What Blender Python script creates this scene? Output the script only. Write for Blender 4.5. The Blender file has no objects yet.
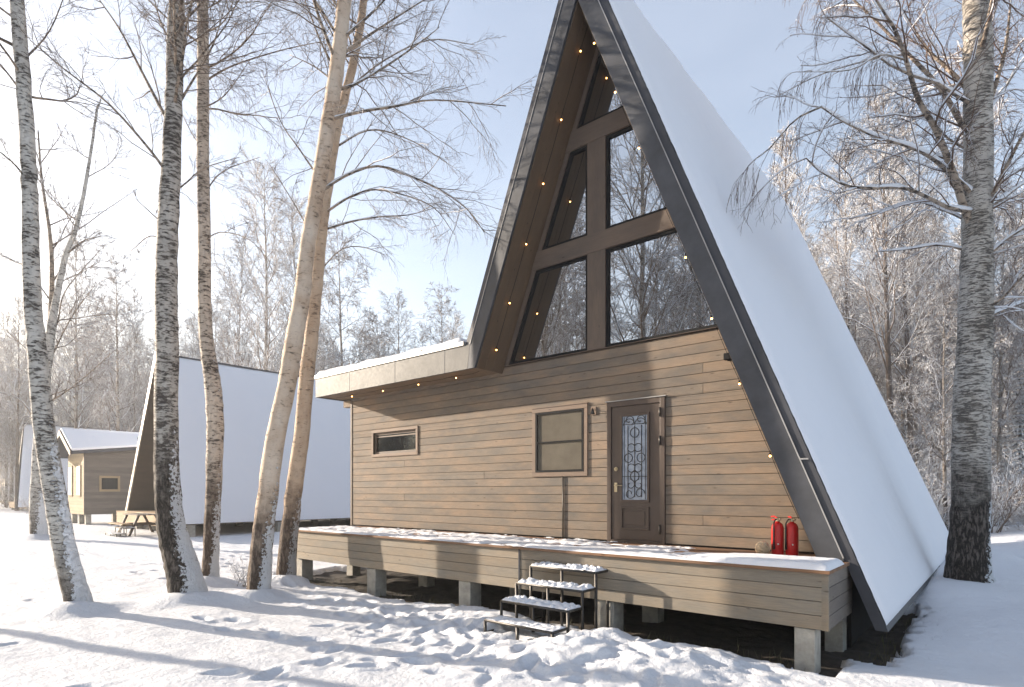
import bpy, math, random
import numpy as np
from mathutils import Vector, Matrix
RAD = math.radians
C = bpy.context.scene.collection

# ------------------------------------------------------------------ camera
FPX, HOR = 586.0, 492.0                    # focal length and horizon row in pixels of the 1024 px wide picture
AZ = math.atan(493 / 586)
FW = Vector((-math.sin(AZ), math.cos(AZ), 0)); RT = Vector((math.cos(AZ), math.sin(AZ), 0))
cam = bpy.data.cameras.new('camera'); camo = bpy.data.objects.new('camera', cam); C.objects.link(camo)
camo.rotation_euler = (RAD(90), 0, AZ)
cam.sensor_width = 36; cam.lens = FPX / 1024 * 36
cam.shift_y = (HOR - 343.5) / 1024
cam.clip_start = .05; cam.clip_end = 2000
bpy.context.scene.camera = camo

# ------------------------------------------------------------------ light
SUN_EL = RAD(15.3)
SUN_AZ = math.atan2(-.953, -.303)           # clockwise from +Y
sd = Vector((math.sin(SUN_AZ) * math.cos(SUN_EL), math.cos(SUN_AZ) * math.cos(SUN_EL), math.sin(SUN_EL)))
w = bpy.data.worlds.new('World'); bpy.context.scene.world = w; w.use_nodes = True
nt = w.node_tree; bg = nt.nodes['Background']
sky = nt.nodes.new('ShaderNodeTexSky'); sky.sky_type = 'NISHITA'; sky.sun_disc = False
sky.sun_elevation = SUN_EL; sky.sun_rotation = SUN_AZ % (2 * math.pi)
sky.air_density = 1.0; sky.dust_density = 2.2; sky.ozone_density = 1.2; sky.altitude = 100
tcw = nt.nodes.new('ShaderNodeTexCoord'); cn = nt.nodes.new('ShaderNodeTexNoise'); cn.inputs['Scale'].default_value = 1.6; cn.inputs['Detail'].default_value = 6
mpw = nt.nodes.new('ShaderNodeMapping'); mpw.inputs['Scale'].default_value = (1, 1, 3.2); nt.links.new(tcw.outputs['Generated'], mpw.inputs[0]); nt.links.new(mpw.outputs[0], cn.inputs['Vector'])
cr_ = nt.nodes.new('ShaderNodeMapRange'); nt.links.new(cn.outputs['Fac'], cr_.inputs[0]); cr_.inputs[1].default_value = .3; cr_.inputs[2].default_value = .7; cr_.inputs[3].default_value = .75; cr_.inputs[4].default_value = 1.25
vm = nt.nodes.new('ShaderNodeVectorMath'); vm.operation = 'SCALE'; vm.inputs[0].default_value = (1.12, 1.11, 1.16)
sz = nt.nodes.new('ShaderNodeSeparateXYZ'); nt.links.new(tcw.outputs['Generated'], sz.inputs[0]); hz_ = nt.nodes.new('ShaderNodeMapRange'); nt.links.new(sz.outputs[2], hz_.inputs[0]); hz_.inputs[1].default_value = 0; hz_.inputs[2].default_value = .75; hz_.inputs[3].default_value = 1.6; hz_.inputs[4].default_value = .95
hm_ = nt.nodes.new('ShaderNodeMath'); hm_.operation = 'MULTIPLY'; nt.links.new(cr_.outputs[0], hm_.inputs[0]); nt.links.new(hz_.outputs[0], hm_.inputs[1]); nt.links.new(hm_.outputs[0], vm.inputs['Scale'])   # thin high cloud veil
va = nt.nodes.new('ShaderNodeVectorMath'); va.operation = 'ADD'; nt.links.new(sky.outputs[0], va.inputs[0]); nt.links.new(vm.outputs[0], va.inputs[1])
nt.links.new(va.outputs[0], bg.inputs[0]); bg.inputs[1].default_value = .088
sl = bpy.data.lights.new('sun', 'SUN'); sl.energy = 5.0; sl.angle = RAD(.5); sl.color = (1, .87, .72)
so = bpy.data.objects.new('sun', sl); C.objects.link(so)
so.rotation_euler = (-sd).to_track_quat('-Z', 'Y').to_euler()
so.location = (0, 0, 30)
vs = bpy.context.scene.view_settings
vs.view_transform = 'Standard'; vs.look = 'None'; vs.exposure = 1.38; vs.gamma = 1
try: vs.use_curve_mapping = False
except Exception: pass
cy = bpy.context.scene.cycles
cy.max_bounces = 8; cy.transparent_max_bounces = 16; cy.diffuse_bounces = 3; cy.glossy_bounces = 3
cy.sample_clamp_indirect = 6

# ------------------------------------------------------------------ pixel helpers
def at(x, y, t):
    """point at depth t metres that stands at pixel x,y of the photograph"""
    return FW * t + RT * ((x - 512) / FPX * t) + Vector((0, 0, (HOR - y) / FPX * t))
def on_y(x, y, Y):
    d = at(x, y, 1); return d * (Y / d.y)

# ------------------------------------------------------------------ numpy noise
_r = np.random.RandomState(7); _T = _r.rand(256, 256)
def vnoise(x, y):
    xi = np.floor(x).astype(int); yi = np.floor(y).astype(int); fx = x - xi; fy = y - yi
    fx = fx * fx * (3 - 2 * fx); fy = fy * fy * (3 - 2 * fy)
    a = _T[xi & 255, yi & 255]; b = _T[(xi + 1) & 255, yi & 255]; c = _T[xi & 255, (yi + 1) & 255]; d = _T[(xi + 1) & 255, (yi + 1) & 255]
    return (a * (1 - fx) + b * fx) * (1 - fy) + (c * (1 - fx) + d * fx) * fy
def fbm(x, y, o=4, ox=0.0):
    x = np.asarray(x, float) + ox; y = np.asarray(y, float) + ox * 1.7; s = 0; a = .5; f = 1
    for _ in range(o):
        s = s + a * vnoise(x * f, y * f); a *= .5; f *= 2.03
    return s
def sstep(a, b, x):
    t = np.clip((x - a) / (b - a), 0, 1); return t * t * (3 - 2 * t)

# ------------------------------------------------------------------ materials
def mat(name):
    m = bpy.data.materials.new(name); m.use_nodes = True; n = m.node_tree; b = n.nodes['Principled BSDF']; return m, n, b
def N(n, t, **k):
    o = n.nodes.new(t)
    for a, v in k.items():
        if a.startswith('i_'):
            key = a[2:]; key = int(key) if key.isdigit() else key
            o.inputs[key].default_value = v
        else: setattr(o, a, v)
    return o
def noise(n, vec, scale, detail=4, rough=.55, sc=None):
    if sc:
        mp = N(n, 'ShaderNodeMapping'); mp.inputs['Scale'].default_value = sc; n.links.new(vec, mp.inputs[0]); vec = mp.outputs[0]
    t = N(n, 'ShaderNodeTexNoise'); t.inputs['Scale'].default_value = scale; t.inputs['Detail'].default_value = detail
    t.inputs['Roughness'].default_value = rough; n.links.new(vec, t.inputs['Vector']); return t.outputs['Fac']
def ramp(n, fac, stops):
    r = N(n, 'ShaderNodeValToRGB'); e = r.color_ramp.elements
    while len(e) < len(stops): e.new(.5)
    for i, (p, c) in enumerate(stops):
        e[i].position = p; e[i].color = (c, c, c, 1) if not isinstance(c, tuple) else (*c, 1)
    n.links.new(fac, r.inputs[0]); return r.outputs[0]
def mix(n, f, a, b, bt='MIX'):
    m = N(n, 'ShaderNodeMix', data_type='RGBA', blend_type=bt)
    for s, v in ((m.inputs[0], f), (m.inputs[6], a), (m.inputs[7], b)):
        if hasattr(v, 'links') or isinstance(v, bpy.types.NodeSocket): n.links.new(v, s)
        elif isinstance(v, tuple): s.default_value = (*v, 1)
        else: s.default_value = v
    return m.outputs[2]
def math_(n, op, a, b=None, c=None):
    m = N(n, 'ShaderNodeMath', operation=op)
    for i, v in enumerate((a, b, c)):
        if v is None: continue
        if isinstance(v, bpy.types.NodeSocket): n.links.new(v, m.inputs[i])
        else: m.inputs[i].default_value = v
    return m.outputs[0]
def bump(n, b, h, strength=.3, dist=.01):
    u = N(n, 'ShaderNodeBump'); u.inputs['Strength'].default_value = strength; u.inputs['Distance'].default_value = dist
    n.links.new(h, u.inputs['Height']); n.links.new(u.outputs[0], b.inputs['Normal'])
def coords(n): return N(n, 'ShaderNodeTexCoord').outputs['Object']

def m_snow(name='snow', rough_scale=14, bs=.5, bd=.02, col=(.86, .88, .92)):
    m, n, b = mat(name); v = coords(n)
    a = noise(n, v, rough_scale, 6, .6); g = noise(n, v, 130, 3, .6)
    n.links.new(mix(n, noise(n, v, 1.3), tuple(c * .96 for c in col), col), b.inputs['Base Color'])
    b.inputs['Roughness'].default_value = .62; b.inputs['Specular IOR Level'].default_value = .25
    h = math_(n, 'ADD', a, math_(n, 'MULTIPLY', g, .22)); bump(n, b, h, bs, bd); return m
def m_wood(name, c1, c2, c3=None, axis='x', rough=.75, grain=1.0, varamt=.35):
    m, n, b = mat(name); v = coords(n)
    sc = {'x': (1, 9, 14), 'y': (9, 1, 14), 'z': (9, 9, 1)}[axis]
    g = noise(n, v, 5.5, 7, .65, sc); gf = noise(n, v, 22, 4, .6, sc)
    at_ = N(n, 'ShaderNodeAttribute', attribute_name='var'); vr = at_.outputs['Fac']
    off = N(n, 'ShaderNodeVectorMath', operation='ADD'); n.links.new(v, off.inputs[0])
    cmb = N(n, 'ShaderNodeCombineXYZ'); n.links.new(math_(n, 'MULTIPLY', vr, 31.), cmb.inputs[0]); n.links.new(math_(n, 'MULTIPLY', vr, 17.), cmb.inputs[2]); n.links.new(cmb.outputs[0], off.inputs[1])
    patch = noise(n, off.outputs[0], 1.6, 4, .6, {'x': (.8, 2, 2.2), 'y': (2, .8, 2.2), 'z': (2, 2, .8)}[axis])
    base = mix(n, ramp(n, patch, [(.34, 0.), (.66, 1.)]), c1, c2)
    if c3: base = mix(n, ramp(n, noise(n, off.outputs[0], 1.5, 5, .65, (.6, 2, 1.6)), [(.44, 0.), (.64, .85)]), base, c3)
    base = mix(n, math_(n, 'MULTIPLY', ramp(n, g, [(.35, 1.), (.62, 0.)]), .38 * grain), base, tuple(x * .45 for x in c1))
    kv = N(n, 'ShaderNodeTexVoronoi'); kv.inputs['Scale'].default_value = 1.0
    mp = N(n, 'ShaderNodeMapping'); mp.inputs['Scale'].default_value = {'x': (2.6, 3, 9), 'y': (3, 2.6, 9), 'z': (9, 9, 2.6)}[axis]
    n.links.new(off.outputs[0], mp.inputs[0]); n.links.new(mp.outputs[0], kv.inputs['Vector'])
    base = mix(n, ramp(n, kv.outputs['Distance'], [(.045, .8), (.10, 0.)]), base, tuple(x * .3 for x in c1))
    br = math_(n, 'MULTIPLY_ADD', vr, varamt, 1 - varamt / 2)
    base = mix(n, 1.0, base, br, 'MULTIPLY')
    n.links.new(base, b.inputs['Base Color']); b.inputs['Roughness'].default_value = rough
    b.inputs['Specular IOR Level'].default_value = .3
    bump(n, b, math_(n, 'ADD', g, math_(n, 'MULTIPLY', gf, .5)), .35, .004); return m
def m_metal(name, col, rough=.4, metallic=.6, smudge=.3):
    m, n, b = mat(name); v = coords(n)
    a = noise(n, v, 2.2, 5, .6); a2 = noise(n, v, 30, 3, .6)
    n.links.new(mix(n, ramp(n, a, [(.3, 0.), (.7, 1.)]), tuple(c * (1 - smudge) for c in col), tuple(c * (1 + smudge) for c in col)), b.inputs['Base Color'])
    n.links.new(math_(n, 'MULTIPLY_ADD', a2, .25, rough - .12), b.inputs['Roughness'])
    b.inputs['Metallic'].default_value = metallic
    bump(n, b, noise(n, v, 1.7, 3), .12, .02); return m
def m_plain(name, col, rough=.5, metallic=0., var=.12, sc=8, bs=0.):
    m, n, b = mat(name); v = coords(n); a = noise(n, v, sc, 5, .6)
    n.links.new(mix(n, ramp(n, a, [(.3, 0.), (.7, 1.)]), tuple(c * (1 - var) for c in col), tuple(c * (1 + var) for c in col)), b.inputs['Base Color'])
    b.inputs['Roughness'].default_value = rough; b.inputs['Metallic'].default_value = metallic
    if bs: bump(n, b, noise(n, v, sc * 5, 5, .65), bs, .01)
    return m
def m_emit(name, col, s):
    m, n, b = mat(name); b.inputs['Emission Color'].default_value = (*col, 1); b.inputs['Emission Strength'].default_value = s
    b.inputs['Base Color'].default_value = (.9, .7, .4, 1); return m
def m_glass(name, refl=.5, tint=(.35, .38, .4)):
    m = bpy.data.materials.new(name); m.use_nodes = True; n = m.node_tree; n.nodes.clear()
    out = N(n, 'ShaderNodeOutputMaterial'); ms = N(n, 'ShaderNodeMixShader'); tr = N(n, 'ShaderNodeBsdfTransparent'); gl = N(n, 'ShaderNodeBsdfGlossy')
    tr.inputs[0].default_value = (*tint, 1); gl.inputs['Roughness'].default_value = 0.0; gl.inputs[0].default_value = (.92, .96, 1, 1)
    fr = N(n, 'ShaderNodeFresnel'); fr.inputs[0].default_value = 1.5
    f = math_(n, 'MINIMUM', math_(n, 'ADD', fr.outputs[0], refl), 1.0)
    n.links.new(f, ms.inputs[0]); n.links.new(tr.outputs[0], ms.inputs[1]); n.links.new(gl.outputs[0], ms.inputs[2]); n.links.new(ms.outputs[0], out.inputs[0])
    v = coords(n); u = N(n, 'ShaderNodeBump'); u.inputs['Strength'].default_value = .25; u.inputs['Distance'].default_value = .004
    n.links.new(noise(n, v, 1.1, 1), u.inputs['Height']); n.links.new(u.outputs[0], gl.inputs['Normal'])
    return m
def m_birch(name, white=(.62, .56, .48), dark=(.05, .04, .035), base_h=1.6, wind=.0, darkness=0., tan=None, soft=1., foot=((.028, .023, .019), (.21, .175, .15)), vsc=8.5):
    """birch bark: pale with horizontal dark marks, rough dark bark near the foot, snow stuck on the weather side"""
    m, n, b = mat(name); v = coords(n)
    sep = N(n, 'ShaderNodeSeparateXYZ'); n.links.new(v, sep.inputs[0]); z = sep.outputs[2]
    lent = noise(n, v, 3.4, 6, .75, (2.4, 2.4, vsc)); fine = noise(n, v, 9, 4, .7, (1.5, 1.5, 9)); big = noise(n, v, 2.2, 4, .6)
    col = mix(n, ramp(n, big, [(.35, 0.), (.65, 1.)]), white, tan or tuple(c * .8 for c in white))
    k = math_(n, 'MULTIPLY_ADD', big, -.30, .70 - .09 * darkness)
    mk = math_(n, 'GREATER_THAN', lent, 0.)
    mr = N(n, 'ShaderNodeMapRange'); n.links.new(lent, mr.inputs[0]); n.links.new(k, mr.inputs[1]); n.links.new(math_(n, 'ADD', k, .05), mr.inputs[2])
    mr2 = N(n, 'ShaderNodeMapRange'); n.links.new(fine, mr2.inputs[0]); mr2.inputs[1].default_value = .60; mr2.inputs[2].default_value = .66
    marks = math_(n, 'MAXIMUM', mr.outputs[0], math_(n, 'MULTIPLY', mr2.outputs[0], .7))
    col = mix(n, math_(n, 'MULTIPLY', marks, .9 * soft), col, dark)
    rb0 = noise(n, v, 15, 6, .65, (1, 1, .28)); rb = math_(n, 'MULTIPLY', math_(n, 'ABSOLUTE', math_(n, 'SUBTRACT', rb0, .5)), 4.)
    zz = math_(n, 'ADD', z, math_(n, 'MULTIPLY', noise(n, v, 5, 4), -2.2))
    mb = N(n, 'ShaderNodeMapRange'); n.links.new(zz, mb.inputs[0]); mb.inputs[1].default_value = base_h - 1.1; mb.inputs[2].default_value = base_h - 1.1 - 1.15
    bark = mix(n, ramp(n, rb, [(.08, 0.), (.55, 1.)]), foot[0], foot[1])
    col = mix(n, mb.outputs[0], col, bark)
    geo = N(n, 'ShaderNodeNewGeometry')
    dt = N(n, 'ShaderNodeVectorMath', operation='DOT_PRODUCT'); n.links.new(geo.outputs['Normal'], dt.inputs[0]); dt.inputs[1].default_value = Vector((.80, .42, .38)).normalized()
    sn = noise(n, v, 21, 5, .7); sn2 = noise(n, v, 2.5, 2)
    s = math_(n, 'ADD', math_(n, 'MULTIPLY', dt.outputs['Value'], .62), math_(n, 'ADD', math_(n, 'MULTIPLY', sn, 1.0), math_(n, 'MULTIPLY', sn2, .35)))
    zf = N(n, 'ShaderNodeMapRange'); n.links.new(z, zf.inputs[0]); zf.inputs[1].default_value = .2; zf.inputs[2].default_value = 3.2; zf.inputs[3].default_value = .10 * wind; zf.inputs[4].default_value = -.30
    s = math_(n, 'ADD', s, zf.outputs[0])
    ms = N(n, 'ShaderNodeMapRange'); n.links.new(s, ms.inputs[0]); ms.inputs[1].default_value = 1.11; ms.inputs[2].default_value = 1.15
    upn = N(n, 'ShaderNodeSeparateXYZ'); n.links.new(geo.outputs['Normal'], upn.inputs[0])
    mu = N(n, 'ShaderNodeMapRange'); n.links.new(upn.outputs[2], mu.inputs[0]); mu.inputs[1].default_value = .5; mu.inputs[2].default_value = .75
    sf = math_(n, 'MAXIMUM', math_(n, 'MULTIPLY', ms.outputs[0], min(1, wind)), mu.outputs[0])
    col = mix(n, sf, col, (.85, .87, .9))
    n.links.new(col, b.inputs['Base Color']); b.inputs['Roughness'].default_value = .8; b.inputs['Specular IOR Level'].default_value = .2
    h = math_(n, 'ADD', math_(n, 'MULTIPLY', marks, -.5), math_(n, 'ADD', math_(n, 'MULTIPLY', rb, math_(n, 'MULTIPLY', mb.outputs[0], 2.)), math_(n, 'MULTIPLY', sf, 1.)))
    bump(n, b, h, .9, .022); return m
def m_twig(name, bark=(.11, .075, .055), snow=.5, th=.35):
    """thin branches: bark with snow and frost lying on what faces up"""
    m, n, b = mat(name); v = coords(n); geo = N(n, 'ShaderNodeNewGeometry')
    sp = N(n, 'ShaderNodeSeparateXYZ'); n.links.new(geo.outputs['Normal'], sp.inputs[0])
    nz = noise(n, v, 6, 3, .6)
    s = math_(n, 'ADD', sp.outputs[2], math_(n, 'MULTIPLY_ADD', nz, 1.2, -.6))
    mr = N(n, 'ShaderNodeMapRange'); n.links.new(s, mr.inputs[0]); mr.inputs[1].default_value = th; mr.inputs[2].default_value = th + .15; mr.inputs[4].default_value = snow
    c = mix(n, noise(n, v, 2.), bark, tuple(x * 1.7 for x in bark))
    n.links.new(mix(n, mr.outputs[0], c, (.86, .88, .92)), b.inputs['Base Color']); b.inputs['Roughness'].default_value = .85; b.inputs['Specular IOR Level'].default_value = .15
    return m

M = {}
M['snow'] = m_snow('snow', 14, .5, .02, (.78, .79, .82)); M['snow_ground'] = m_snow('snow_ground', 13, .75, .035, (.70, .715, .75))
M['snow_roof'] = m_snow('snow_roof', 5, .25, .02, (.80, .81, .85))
M['siding'] = m_wood('siding', (.265, .19, .13), (.195, .162, .128), (.125, .117, .105), varamt=.16)
M['siding_deck'] = m_wood('siding_deck', (.29, .245, .188), (.22, .2, .168), (.30, .235, .165), varamt=.2)
M['deck_board'] = m_wood('deck_board', (.24, .13, .07), (.19, .12, .08), None, 'x')
M['frame_wood'] = m_wood('frame_wood', (.17, .125, .095), (.12, .095, .078), None, 'x', .6, .7, .1)
M['frame_wood_v'] = m_wood('frame_wood_v', (.16, .12, .092), (.115, .09, .075), None, 'z', .6, .7, .1)
M['casing'] = m_wood('casing', (.225, .155, .11), (.19, .14, .105), None, 'x', .65, .6, .1)
M['soffit'] = m_wood('soffit', (.22, .15, .095), (.17, .12, .08), None, 'y', .7, .8, .3)
M['dark_wood'] = m_wood('dark_wood', (.11, .075, .05), (.085, .06, .042), None, 'y', .7, .8, .3)
M['pale_wood'] = m_wood('pale_wood', (.42, .30, .18), (.36, .25, .15), None, 'x', .7, .8, .2)
M['grey_wood'] = m_wood('grey_wood', (.19, .165, .14), (.15, .13, .115), None, 'y', .8, .8, .25)
M['sunlit_pale_wood'] = m_wood('sunlit_pale_wood', (.42, .32, .2), (.35, .27, .17), None, 'x', .8, .8, .25)
M['fascia'] = m_metal('fascia', (.052, .055, .064), .6, .12, .35)
M['eave_metal'] = m_metal('eave_metal', (.072, .07, .066), .6, .1, .35)
M['trim'] = m_metal('trim', (.048, .05, .06), .55, .15, .2)
M['trim_pale'] = m_metal('trim_pale', (.42, .41, .40), .4, .6, .15)
M['door'] = m_plain('door', (.075, .052, .04), .42, .1, .12, 3, .03)
M['steel'] = m_plain('steel', (.06, .055, .05), .45, .6, .25, 20)
M['brass'] = m_plain('brass', (.45, .38, .26), .3, .9, .1)
M['black'] = m_plain('black', (.012, .012, .013), .75, 0, .2); M['black'].node_tree.nodes['Principled BSDF'].inputs['Specular IOR Level'].default_value = .15
M['interior'] = m_plain('interior', (.05, .038, .03), .9, 0, .2, 2)
M['screen'] = m_plain('screen', (.13, .115, .092), .95, 0, .15, 3); M['screen'].node_tree.nodes['Principled BSDF'].inputs['Specular IOR Level'].default_value = .05
M['curtain'] = m_plain('curtain', (.22, .23, .25), .8, 0, .15, 6)
M['red'] = m_plain('red', (.55, .012, .012), .28, 0, .06, 5)
M['rubber'] = m_plain('rubber', (.02, .02, .02), .5, 0, .2)
M['label_white'] = m_plain('label_white', (.75, .72, .66), .5, 0, .05)
M['wicker'] = m_plain('wicker', (.66, .50, .33), .7, 0, .2, 40, .4)
M['concrete'] = m_plain('concrete', (.36, .34, .30), .9, 0, .28, 7, .6)
M['soil'] = m_plain('soil', (.045, .035, .026), .95, 0, .5, 9, 1.)
M['grass'] = m_plain('grass', (.10, .095, .04), .8, 0, .4, 3)
M['glass'] = m_glass('glass', .5, (.3, .32, .33)); M['glass_small'] = m_glass('glass_small', -.03, (.7, .72, .74)); M['glass_door'] = m_glass('glass_door', .35, (.6, .65, .7))
M['bulb'] = m_emit('bulb', (1, .46, .12), 7); M['white_frame'] = m_plain('white_frame', (.5, .42, .3), .6)
M['bark1'] = m_birch('bark1', (.60, .57, .52), base_h=1.2, wind=1., darkness=.25)
M['bark2'] = m_birch('bark2', (.50, .46, .41), base_h=2.7, wind=1., darkness=.55)
M['bark3'] = m_birch('bark3', (.58, .50, .42), base_h=2.3, wind=.9, darkness=.25, foot=((.085, .06, .045), (.27, .205, .16)))
M['bark4'] = m_birch('bark4', (.66, .55, .44), base_h=1.9, wind=.9, darkness=-.45, tan=(.52, .38, .27), soft=.75, foot=((.085, .06, .045), (.27, .205, .16)))
M['bark5'] = m_birch('bark5', (.55, .43, .32), base_h=2.1, wind=.5, darkness=-.3, tan=(.45, .32, .22), soft=.8, foot=((.085, .06, .045), (.27, .205, .16)))
M['barkR'] = m_birch('barkR', (.52, .48, .43), base_h=2.1, wind=1., darkness=.38, vsc=14, soft=.9, tan=(.36, .32, .27))
M['barkB'] = m_birch('barkB', (.46, .40, .34), base_h=2.6, wind=.2, darkness=.35)
M['barkP'] = m_plain('barkP', (.13, .10, .08), .9, 0, .5, 6, .4)
M['limb'] = m_birch('limb', (.40, .32, .25), base_h=0.3, wind=.0, darkness=.5)
M['twig'] = m_twig('twig', (.115, .088, .07), .8, .4)
M['twigR'] = m_twig('twigR', (.11, .07, .05), .9, .4)
M['frost'] = m_twig('frost', (.15, .115, .09), .95, -.05)
M['frost2'] = m_twig('frost2', (.125, .098, .08), .92, .05)
M['needle'] = m_twig('needle', (.022, .034, .016), .95, .18)

# ------------------------------------------------------------------ mesh helpers
TUBEMATS = (M['twig'], M['twigR'], M['frost'], M['frost2'], M['steel'])
class MB:
    def __init__(s): s.v = []; s.f = []; s.var = []; s.sm = False; s.cur = .5
    def face(s, idx): s.f.append(idx); s.var.append(s.cur)
    def box(s, a, b, var=None):
        if var is not None: s.cur = var
        x0, y0, z0 = (min(a[i], b[i]) for i in range(3)); x1, y1, z1 = (max(a[i], b[i]) for i in range(3)); k = len(s.v)
        s.v += [(x0, y0, z0), (x1, y0, z0), (x1, y1, z0), (x0, y1, z0), (x0, y0, z1), (x1, y0, z1), (x1, y1, z1), (x0, y1, z1)]
        for q in ((0, 3, 2, 1), (4, 5, 6, 7), (0, 1, 5, 4), (1, 2, 6, 5), (2, 3, 7, 6), (3, 0, 4, 7)): s.face([k + i for i in q])
        return s
    def prism_y(s, poly, y0, y1, var=None):
        """polygon of (x,z) corners pushed from y0 to y1"""
        if var is not None: s.cur = var
        ar = sum(poly[i][0] * poly[(i + 1) % len(poly)][1] - poly[(i + 1) % len(poly)][0] * poly[i][1] for i in range(len(poly)))
        if ar < 0: poly = poly[::-1]
        k = len(s.v); n = len(poly); s.v += [(x, y0, z) for x, z in poly] + [(x, y1, z) for x, z in poly]
        s.face([k + i for i in range(n)]); s.face([k + n + i for i in reversed(range(n))])
        for i in range(n):
            j = (i + 1) % n; s.face([k + j, k + i, k + n + i, k + n + j])
        return s
    def tube(s, pts, rad, sides=6, cap=True, jitter=0, rng=None):
        pts = [Vector(p) for p in pts]; n = len(pts); k = len(s.v)
        if not hasattr(rad, '__len__'): rad = [rad] * n
        up = None
        for i, p in enumerate(pts):
            d = (pts[min(i + 1, n - 1)] - pts[max(i - 1, 0)])
            if d.length < 1e-9: d = Vector((0, 0, 1))
            d.normalize()
            if up is None:
                up = d.orthogonal()
            else:
                up = up - d * up.dot(d)
                if up.length < 1e-6: up = d.orthogonal()
            up.normalize(); sd_ = d.cross(up)
            for q in range(sides):
                a = 2 * math.pi * q / sides; r = rad[i] * (1 + (rng.uniform(-jitter, jitter) if jitter else 0))
                s.v.append(tuple(p + (up * math.cos(a) + sd_ * math.sin(a)) * r))
        for i in range(n - 1):
            for q in range(sides):
                a = k + i * sides + q; b = k + i * sides + (q + 1) % sides
                s.face([a, b, b + sides, a + sides])
        if cap:
            s.face([k + q for q in reversed(range(sides))]); s.face([k + (n - 1) * sides + q for q in range(sides)])
        return s
    def bar(s, a, b, w):   # square bar
        return s.tube([a, b], w * .7071, 4)
    def lathe(s, prof, c=(0, 0, 0), sides=24):
        k = len(s.v); n = len(prof)
        for r, z in prof:
            for q in range(sides):
                a = 2 * math.pi * q / sides; s.v.append((c[0] + r * math.cos(a), c[1] + r * math.sin(a), c[2] + z))
        for i in range(n - 1):
            for q in range(sides):
                a = k + i * sides + q; b = k + i * sides + (q + 1) % sides; s.face([a, b, b + sides, a + sides])
        s.face([k + q for q in reversed(range(sides))]); s.face([k + (n - 1) * sides + q for q in range(sides)]); return s
    def ball(s, c, r, n=10):
        pr = [(max(1e-4, r * math.sin(math.pi * i / n)), -r * math.cos(math.pi * i / n)) for i in range(n + 1)]
        return s.lathe(pr, c, n + 2)
    def build(s, name, m, parent=None, smooth=False, bevel=0):
        me = bpy.data.meshes.new(name); off = parent_world(parent) if parent else Vector((0, 0, 0))
        vs_ = np.array(s.v, dtype=np.float32).reshape(-1, 3) - np.array(off, dtype=np.float32)
        nf = len(s.f); lens = np.fromiter((len(f) for f in s.f), dtype=np.int32, count=nf)
        loops = np.fromiter((i for f in s.f for i in f), dtype=np.int32)
        me.vertices.add(len(vs_)); me.vertices.foreach_set('co', vs_.ravel())
        me.loops.add(len(loops)); me.loops.foreach_set('vertex_index', loops)
        me.polygons.add(nf); st = np.zeros(nf, dtype=np.int32); st[1:] = np.cumsum(lens)[:-1]
        me.polygons.foreach_set('loop_start', st)
        sm = smooth or m in TUBEMATS
        me.polygons.foreach_set('use_smooth', np.full(nf, bool(sm)))
        me.update(calc_edges=True); me.validate()
        if len(me.polygons) == nf and len(set(s.var)) > 1:
            at_ = me.attributes.new('var', 'FLOAT', 'FACE'); at_.data.foreach_set('value', np.array(s.var, dtype=np.float32))
        me.materials.append(m)
        o = bpy.data.objects.new(name, me); C.objects.link(o)
        if parent: o.parent = parent
        if bevel:
            bv = o.modifiers.new('bevel', 'BEVEL'); bv.width = bevel; bv.segments = 2; bv.limit_method = 'ANGLE'; bv.angle_limit = RAD(40)
        return o
def parent_world(o):
    v = Vector((0, 0, 0))
    while o is not None: v = v + o.location; o = o.parent
    return v
def grid_mesh(name, X, Y, Z, m, parent=None, keep=None, smooth=True):
    """one sheet from 2-D arrays of points"""
    h, w_ = X.shape; off = parent_world(parent) if parent else Vector((0, 0, 0))
    co = np.stack([X - off.x, Y - off.y, Z - off.z], -1).reshape(-1, 3).astype(np.float32)
    idx = np.arange(h * w_).reshape(h, w_)
    q = np.stack([idx[:-1, :-1], idx[:-1, 1:], idx[1:, 1:], idx[1:, :-1]], -1).reshape(-1, 4)
    if keep is not None: q = q[keep.reshape(-1)]
    me = bpy.data.meshes.new(name); me.vertices.add(len(co)); me.vertices.foreach_set('co', co.ravel())
    me.loops.add(q.size); me.loops.foreach_set('vertex_index', q.ravel().astype(np.int32)); me.polygons.add(len(q))
    me.polygons.foreach_set('loop_start', np.arange(0, q.size, 4, dtype=np.int32))
    me.polygons.foreach_set('use_smooth', np.full(len(q), smooth)); me.update(calc_edges=True)
    me.materials.append(m); o = bpy.data.objects.new(name, me); C.objects.link(o)
    if parent: o.parent = parent
    return o
def tag(o, label, cat, group=None, kind=None):
    if label: o['label'] = label
    if cat: o['category'] = cat
    if group: o['group'] = group
    if kind: o['kind'] = kind
    return o
def thing(name, label, cat, loc, group=None):
    o = bpy.data.objects.new(name, None); C.objects.link(o); o.location = loc; o.empty_display_size = .2
    return tag(o, label, cat, group)
def kids(o): return [c for c in bpy.data.objects if c.parent == o]
def dup(root, loc, rz=0., sc=1., label=None, group=None, cat=None, ks=None):
    r = root.copy(); C.objects.link(r); r.location = loc; r.rotation_euler = (0, 0, rz); r.scale = (sc, sc, sc) if not hasattr(sc, '__len__') else sc
    if label: r['label'] = label
    if group: r['group'] = group
    if cat: r['category'] = cat
    for ch in (ks if ks is not None else kids(root)):
        c = ch.copy(); C.objects.link(c); c.parent = r
        if ks is None:
            for g in kids(ch):
                d = g.copy(); C.objects.link(d); d.parent = c
    return r

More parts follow.
